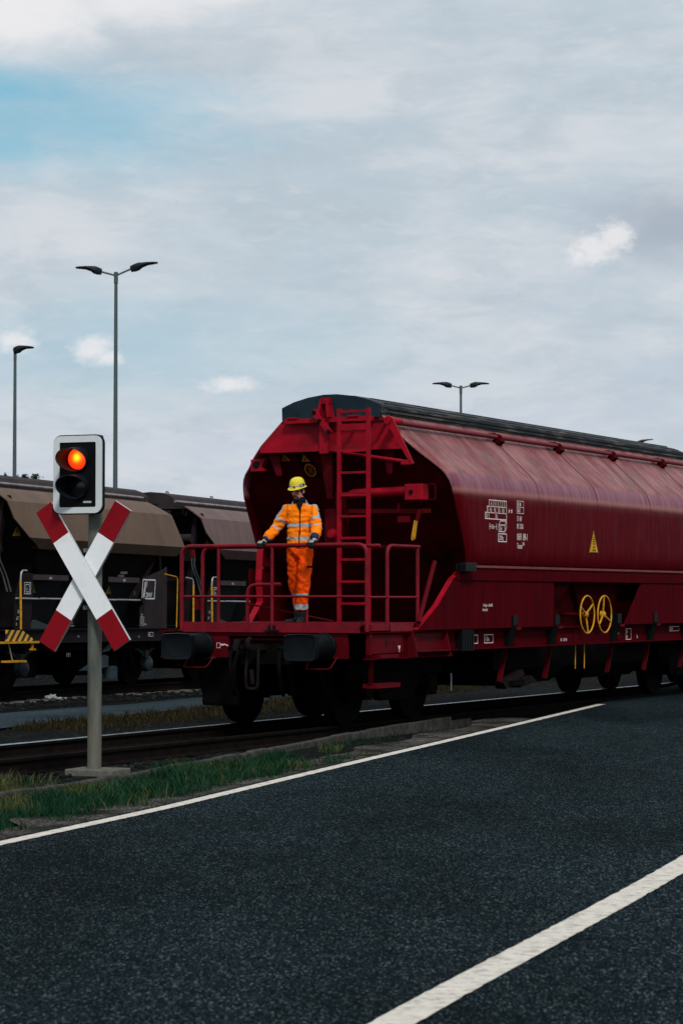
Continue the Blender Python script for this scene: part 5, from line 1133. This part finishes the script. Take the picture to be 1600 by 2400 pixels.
    def jpick(c, n_):
        best = None
        for S, E2, W_, s in ((SL, EL, WL, -1), (SR, ER, WR, 1)):
            q1, d1 = seg(c, S, E2); q2, d2 = seg(c, E2, W_)
            if s * (c.x - .035) > .158 + max(0, (1.40 - c.z)) * .03 or (c.z < 1.33 and min(d1, d2) < .078 and s * (c.x - .035) > .145):
                tt = q1 * .5 if d1 < d2 else .5 + q2 * .5
                if .245 < tt < .325: return 1
                if .49 < tt < .60: return 1
                out = s * (c.x - S.x)
                if tt < .28 and abs((c - S.lerp(E2, q1)).dot(Vector((s * .45, -.75, .3)))) > .0 and abs((c - S.lerp(E2, q1)).normalized().dot(Vector((.3 * s, .6, 0)).normalized())) < .26 and out > 0: return 1
                return 0
            if abs(s * (c.x - .035) - .158) < .007 and c.z > 1.30: return 2
        if 1.040 < c.z < 1.083 or 1.212 < c.z < 1.255: return 1 if not (abs(c.x - (.034 + (c.z - 1.2) * .03)) < .0075 and n_.y < 0) else 2
        if abs(c.x - (.034 + (c.z - 1.2) * .03)) < .0085 and n_.y < -.3: return 2
        if c.z > 1.425 and abs(c.y + .01 + (c.z - 1.47) * .2) < .026 and abs(c.x - .035) > .075: return 1
        if c.z > 1.505: return 3
        return 0
    place('jacket', jm, ('hv_jacket', 'reflect', 'zip', 'navy'), t, jpick)
    b = MB(); b.loft([ell(b, (.03, .002, 1.50), .088, .082, 20), ell(b, (.028, -.006, 1.54), .083, .080, 20), ell(b, (.024, -.010, 1.585), .076, .076, 20), ell(b, (.024, -.008, 1.588), .062, .062, 20)]); b.prism([(.020, 1.43), (.046, 1.43), (.075, 1.51), (-.012, 1.51)], 'y', -.105, -.06)
    place('collar', fuse(b, .006, 2), ('navy',), t)
    # trousers
    b = MB(); b.loft([ell(b, (.035, .018, z), rx, ry, 26) for z, rx, ry in ((.82, .10, .085), (.87, .150, .110), (.95, .156, .114), (1.02, .150, .108))])
    for (h_, k_, a_), w_ in zip(LEGS, ((.080, .082, .078, .070, .064, .066), (.094, .096, .092, .084, .080, .084))):
        lo_ = a_ + Vector((0, -.0, .075)); b.tube([h_ + Vector((0, 0, .05)), h_ + Vector((0, 0, -.06)), h_.lerp(k_, .6), k_, k_.lerp(lo_, .5), lo_], list(w_), 18)
    def tf(c): return .013 * noise.noise(Vector((c.x * 8, c.y * 8, c.z * 14 + c.x * 12))) + .006 * noise.noise(Vector((c.x * 24, c.y * 24, c.z * 24))) - .016 * abs(noise.noise(Vector((c.x * 6 + 9, c.y * 6, c.z * 8 - c.x * 14))))
    tm = fuse(b, .008, 2, tf)
    def tpick(c, n_):
        if .325 < c.z < .372 or .175 < c.z < .238: return 1
        if .690 < c.z < .725 and c.x > .125 and n_.y < .5: return 2
        return 0
    place('trousers', tm, ('hv_trousers', 'reflect', 'navy'), t, tpick)
    # boots
    for (h_, k_, a_), d in zip(LEGS, (Vector((-.85, -.5, 0)).normalized(), Vector((-.12, -1, 0)).normalized())):
        b = MB(); g = Vector((a_.x, a_.y, 0)); b.tube([a_ + Vector((0, 0, .13)), a_ + Vector((0, 0, .02)), g - d * .01 + Vector((0, 0, .05))], [.060, .056, .052], 14)
        sd_ = Vector((-d.y, d.x, 0))
        for q, w_, h2 in ((-.075, .036, .045), (-.03, .042, .06), (.04, .045, .058), (.10, .048, .045), (.15, .045, .040), (.18, .03, .03)): b.ball(g + d * q + Vector((0, 0, h2 * .62)), (w_, w_, h2 * .62), 12, 8)
        for q, w_ in ((-.10, .03), (-.04, .042), (.06, .043), (.13, .05), (.185, .035)): pass
        sole = [g + d * q + sd_ * s_ for q, s_ in ((-.105, -.02), (-.06, -.040), (.05, -.042), (.13, -.048), (.185, -.030), (.205, 0), (.185, .030), (.13, .048), (.05, .042), (-.06, .040), (-.105, .02))]
        b.loft([[p + Vector((0, 0, z)) for p in sole] for z in (.0, .024)])
        place('boot', fuse(b, .006, 2), ('boot',), t)
    # gloves with five bent fingers closed on the rail
    for W_, pc, rl, s in ((WL, PL, RL, 1), (WR, PR, RR, -1)):
        b = MB(); palm(b, pc, W_, .001); fingers(b, pc, rl, s, grow=.0008); b.tube([W_.lerp(pc, .35), W_, W_ + (W_ - pc) * .5], [.040, .056, .060], 14)
        ax = (W_ - pc).normalized()
        def gpick(c, n_, pc=pc, ax=ax, rl=rl):
            q = (c - pc).dot(ax)
            if q > .045: return 0
            if q > .016 and n_.z > -.1: return 1
            return 2 if (c - rl).z < .03 or abs((c - rl).dot(rdir)) > .03 else 1
        place('glove', fuse(b, .0045, 1), ('glove_blue', 'glove_grey', 'glove_black'), t, gpick)
    return t
M['lips'] = mat('lips', (.28, .10, .085), .5, var=.1)
person()
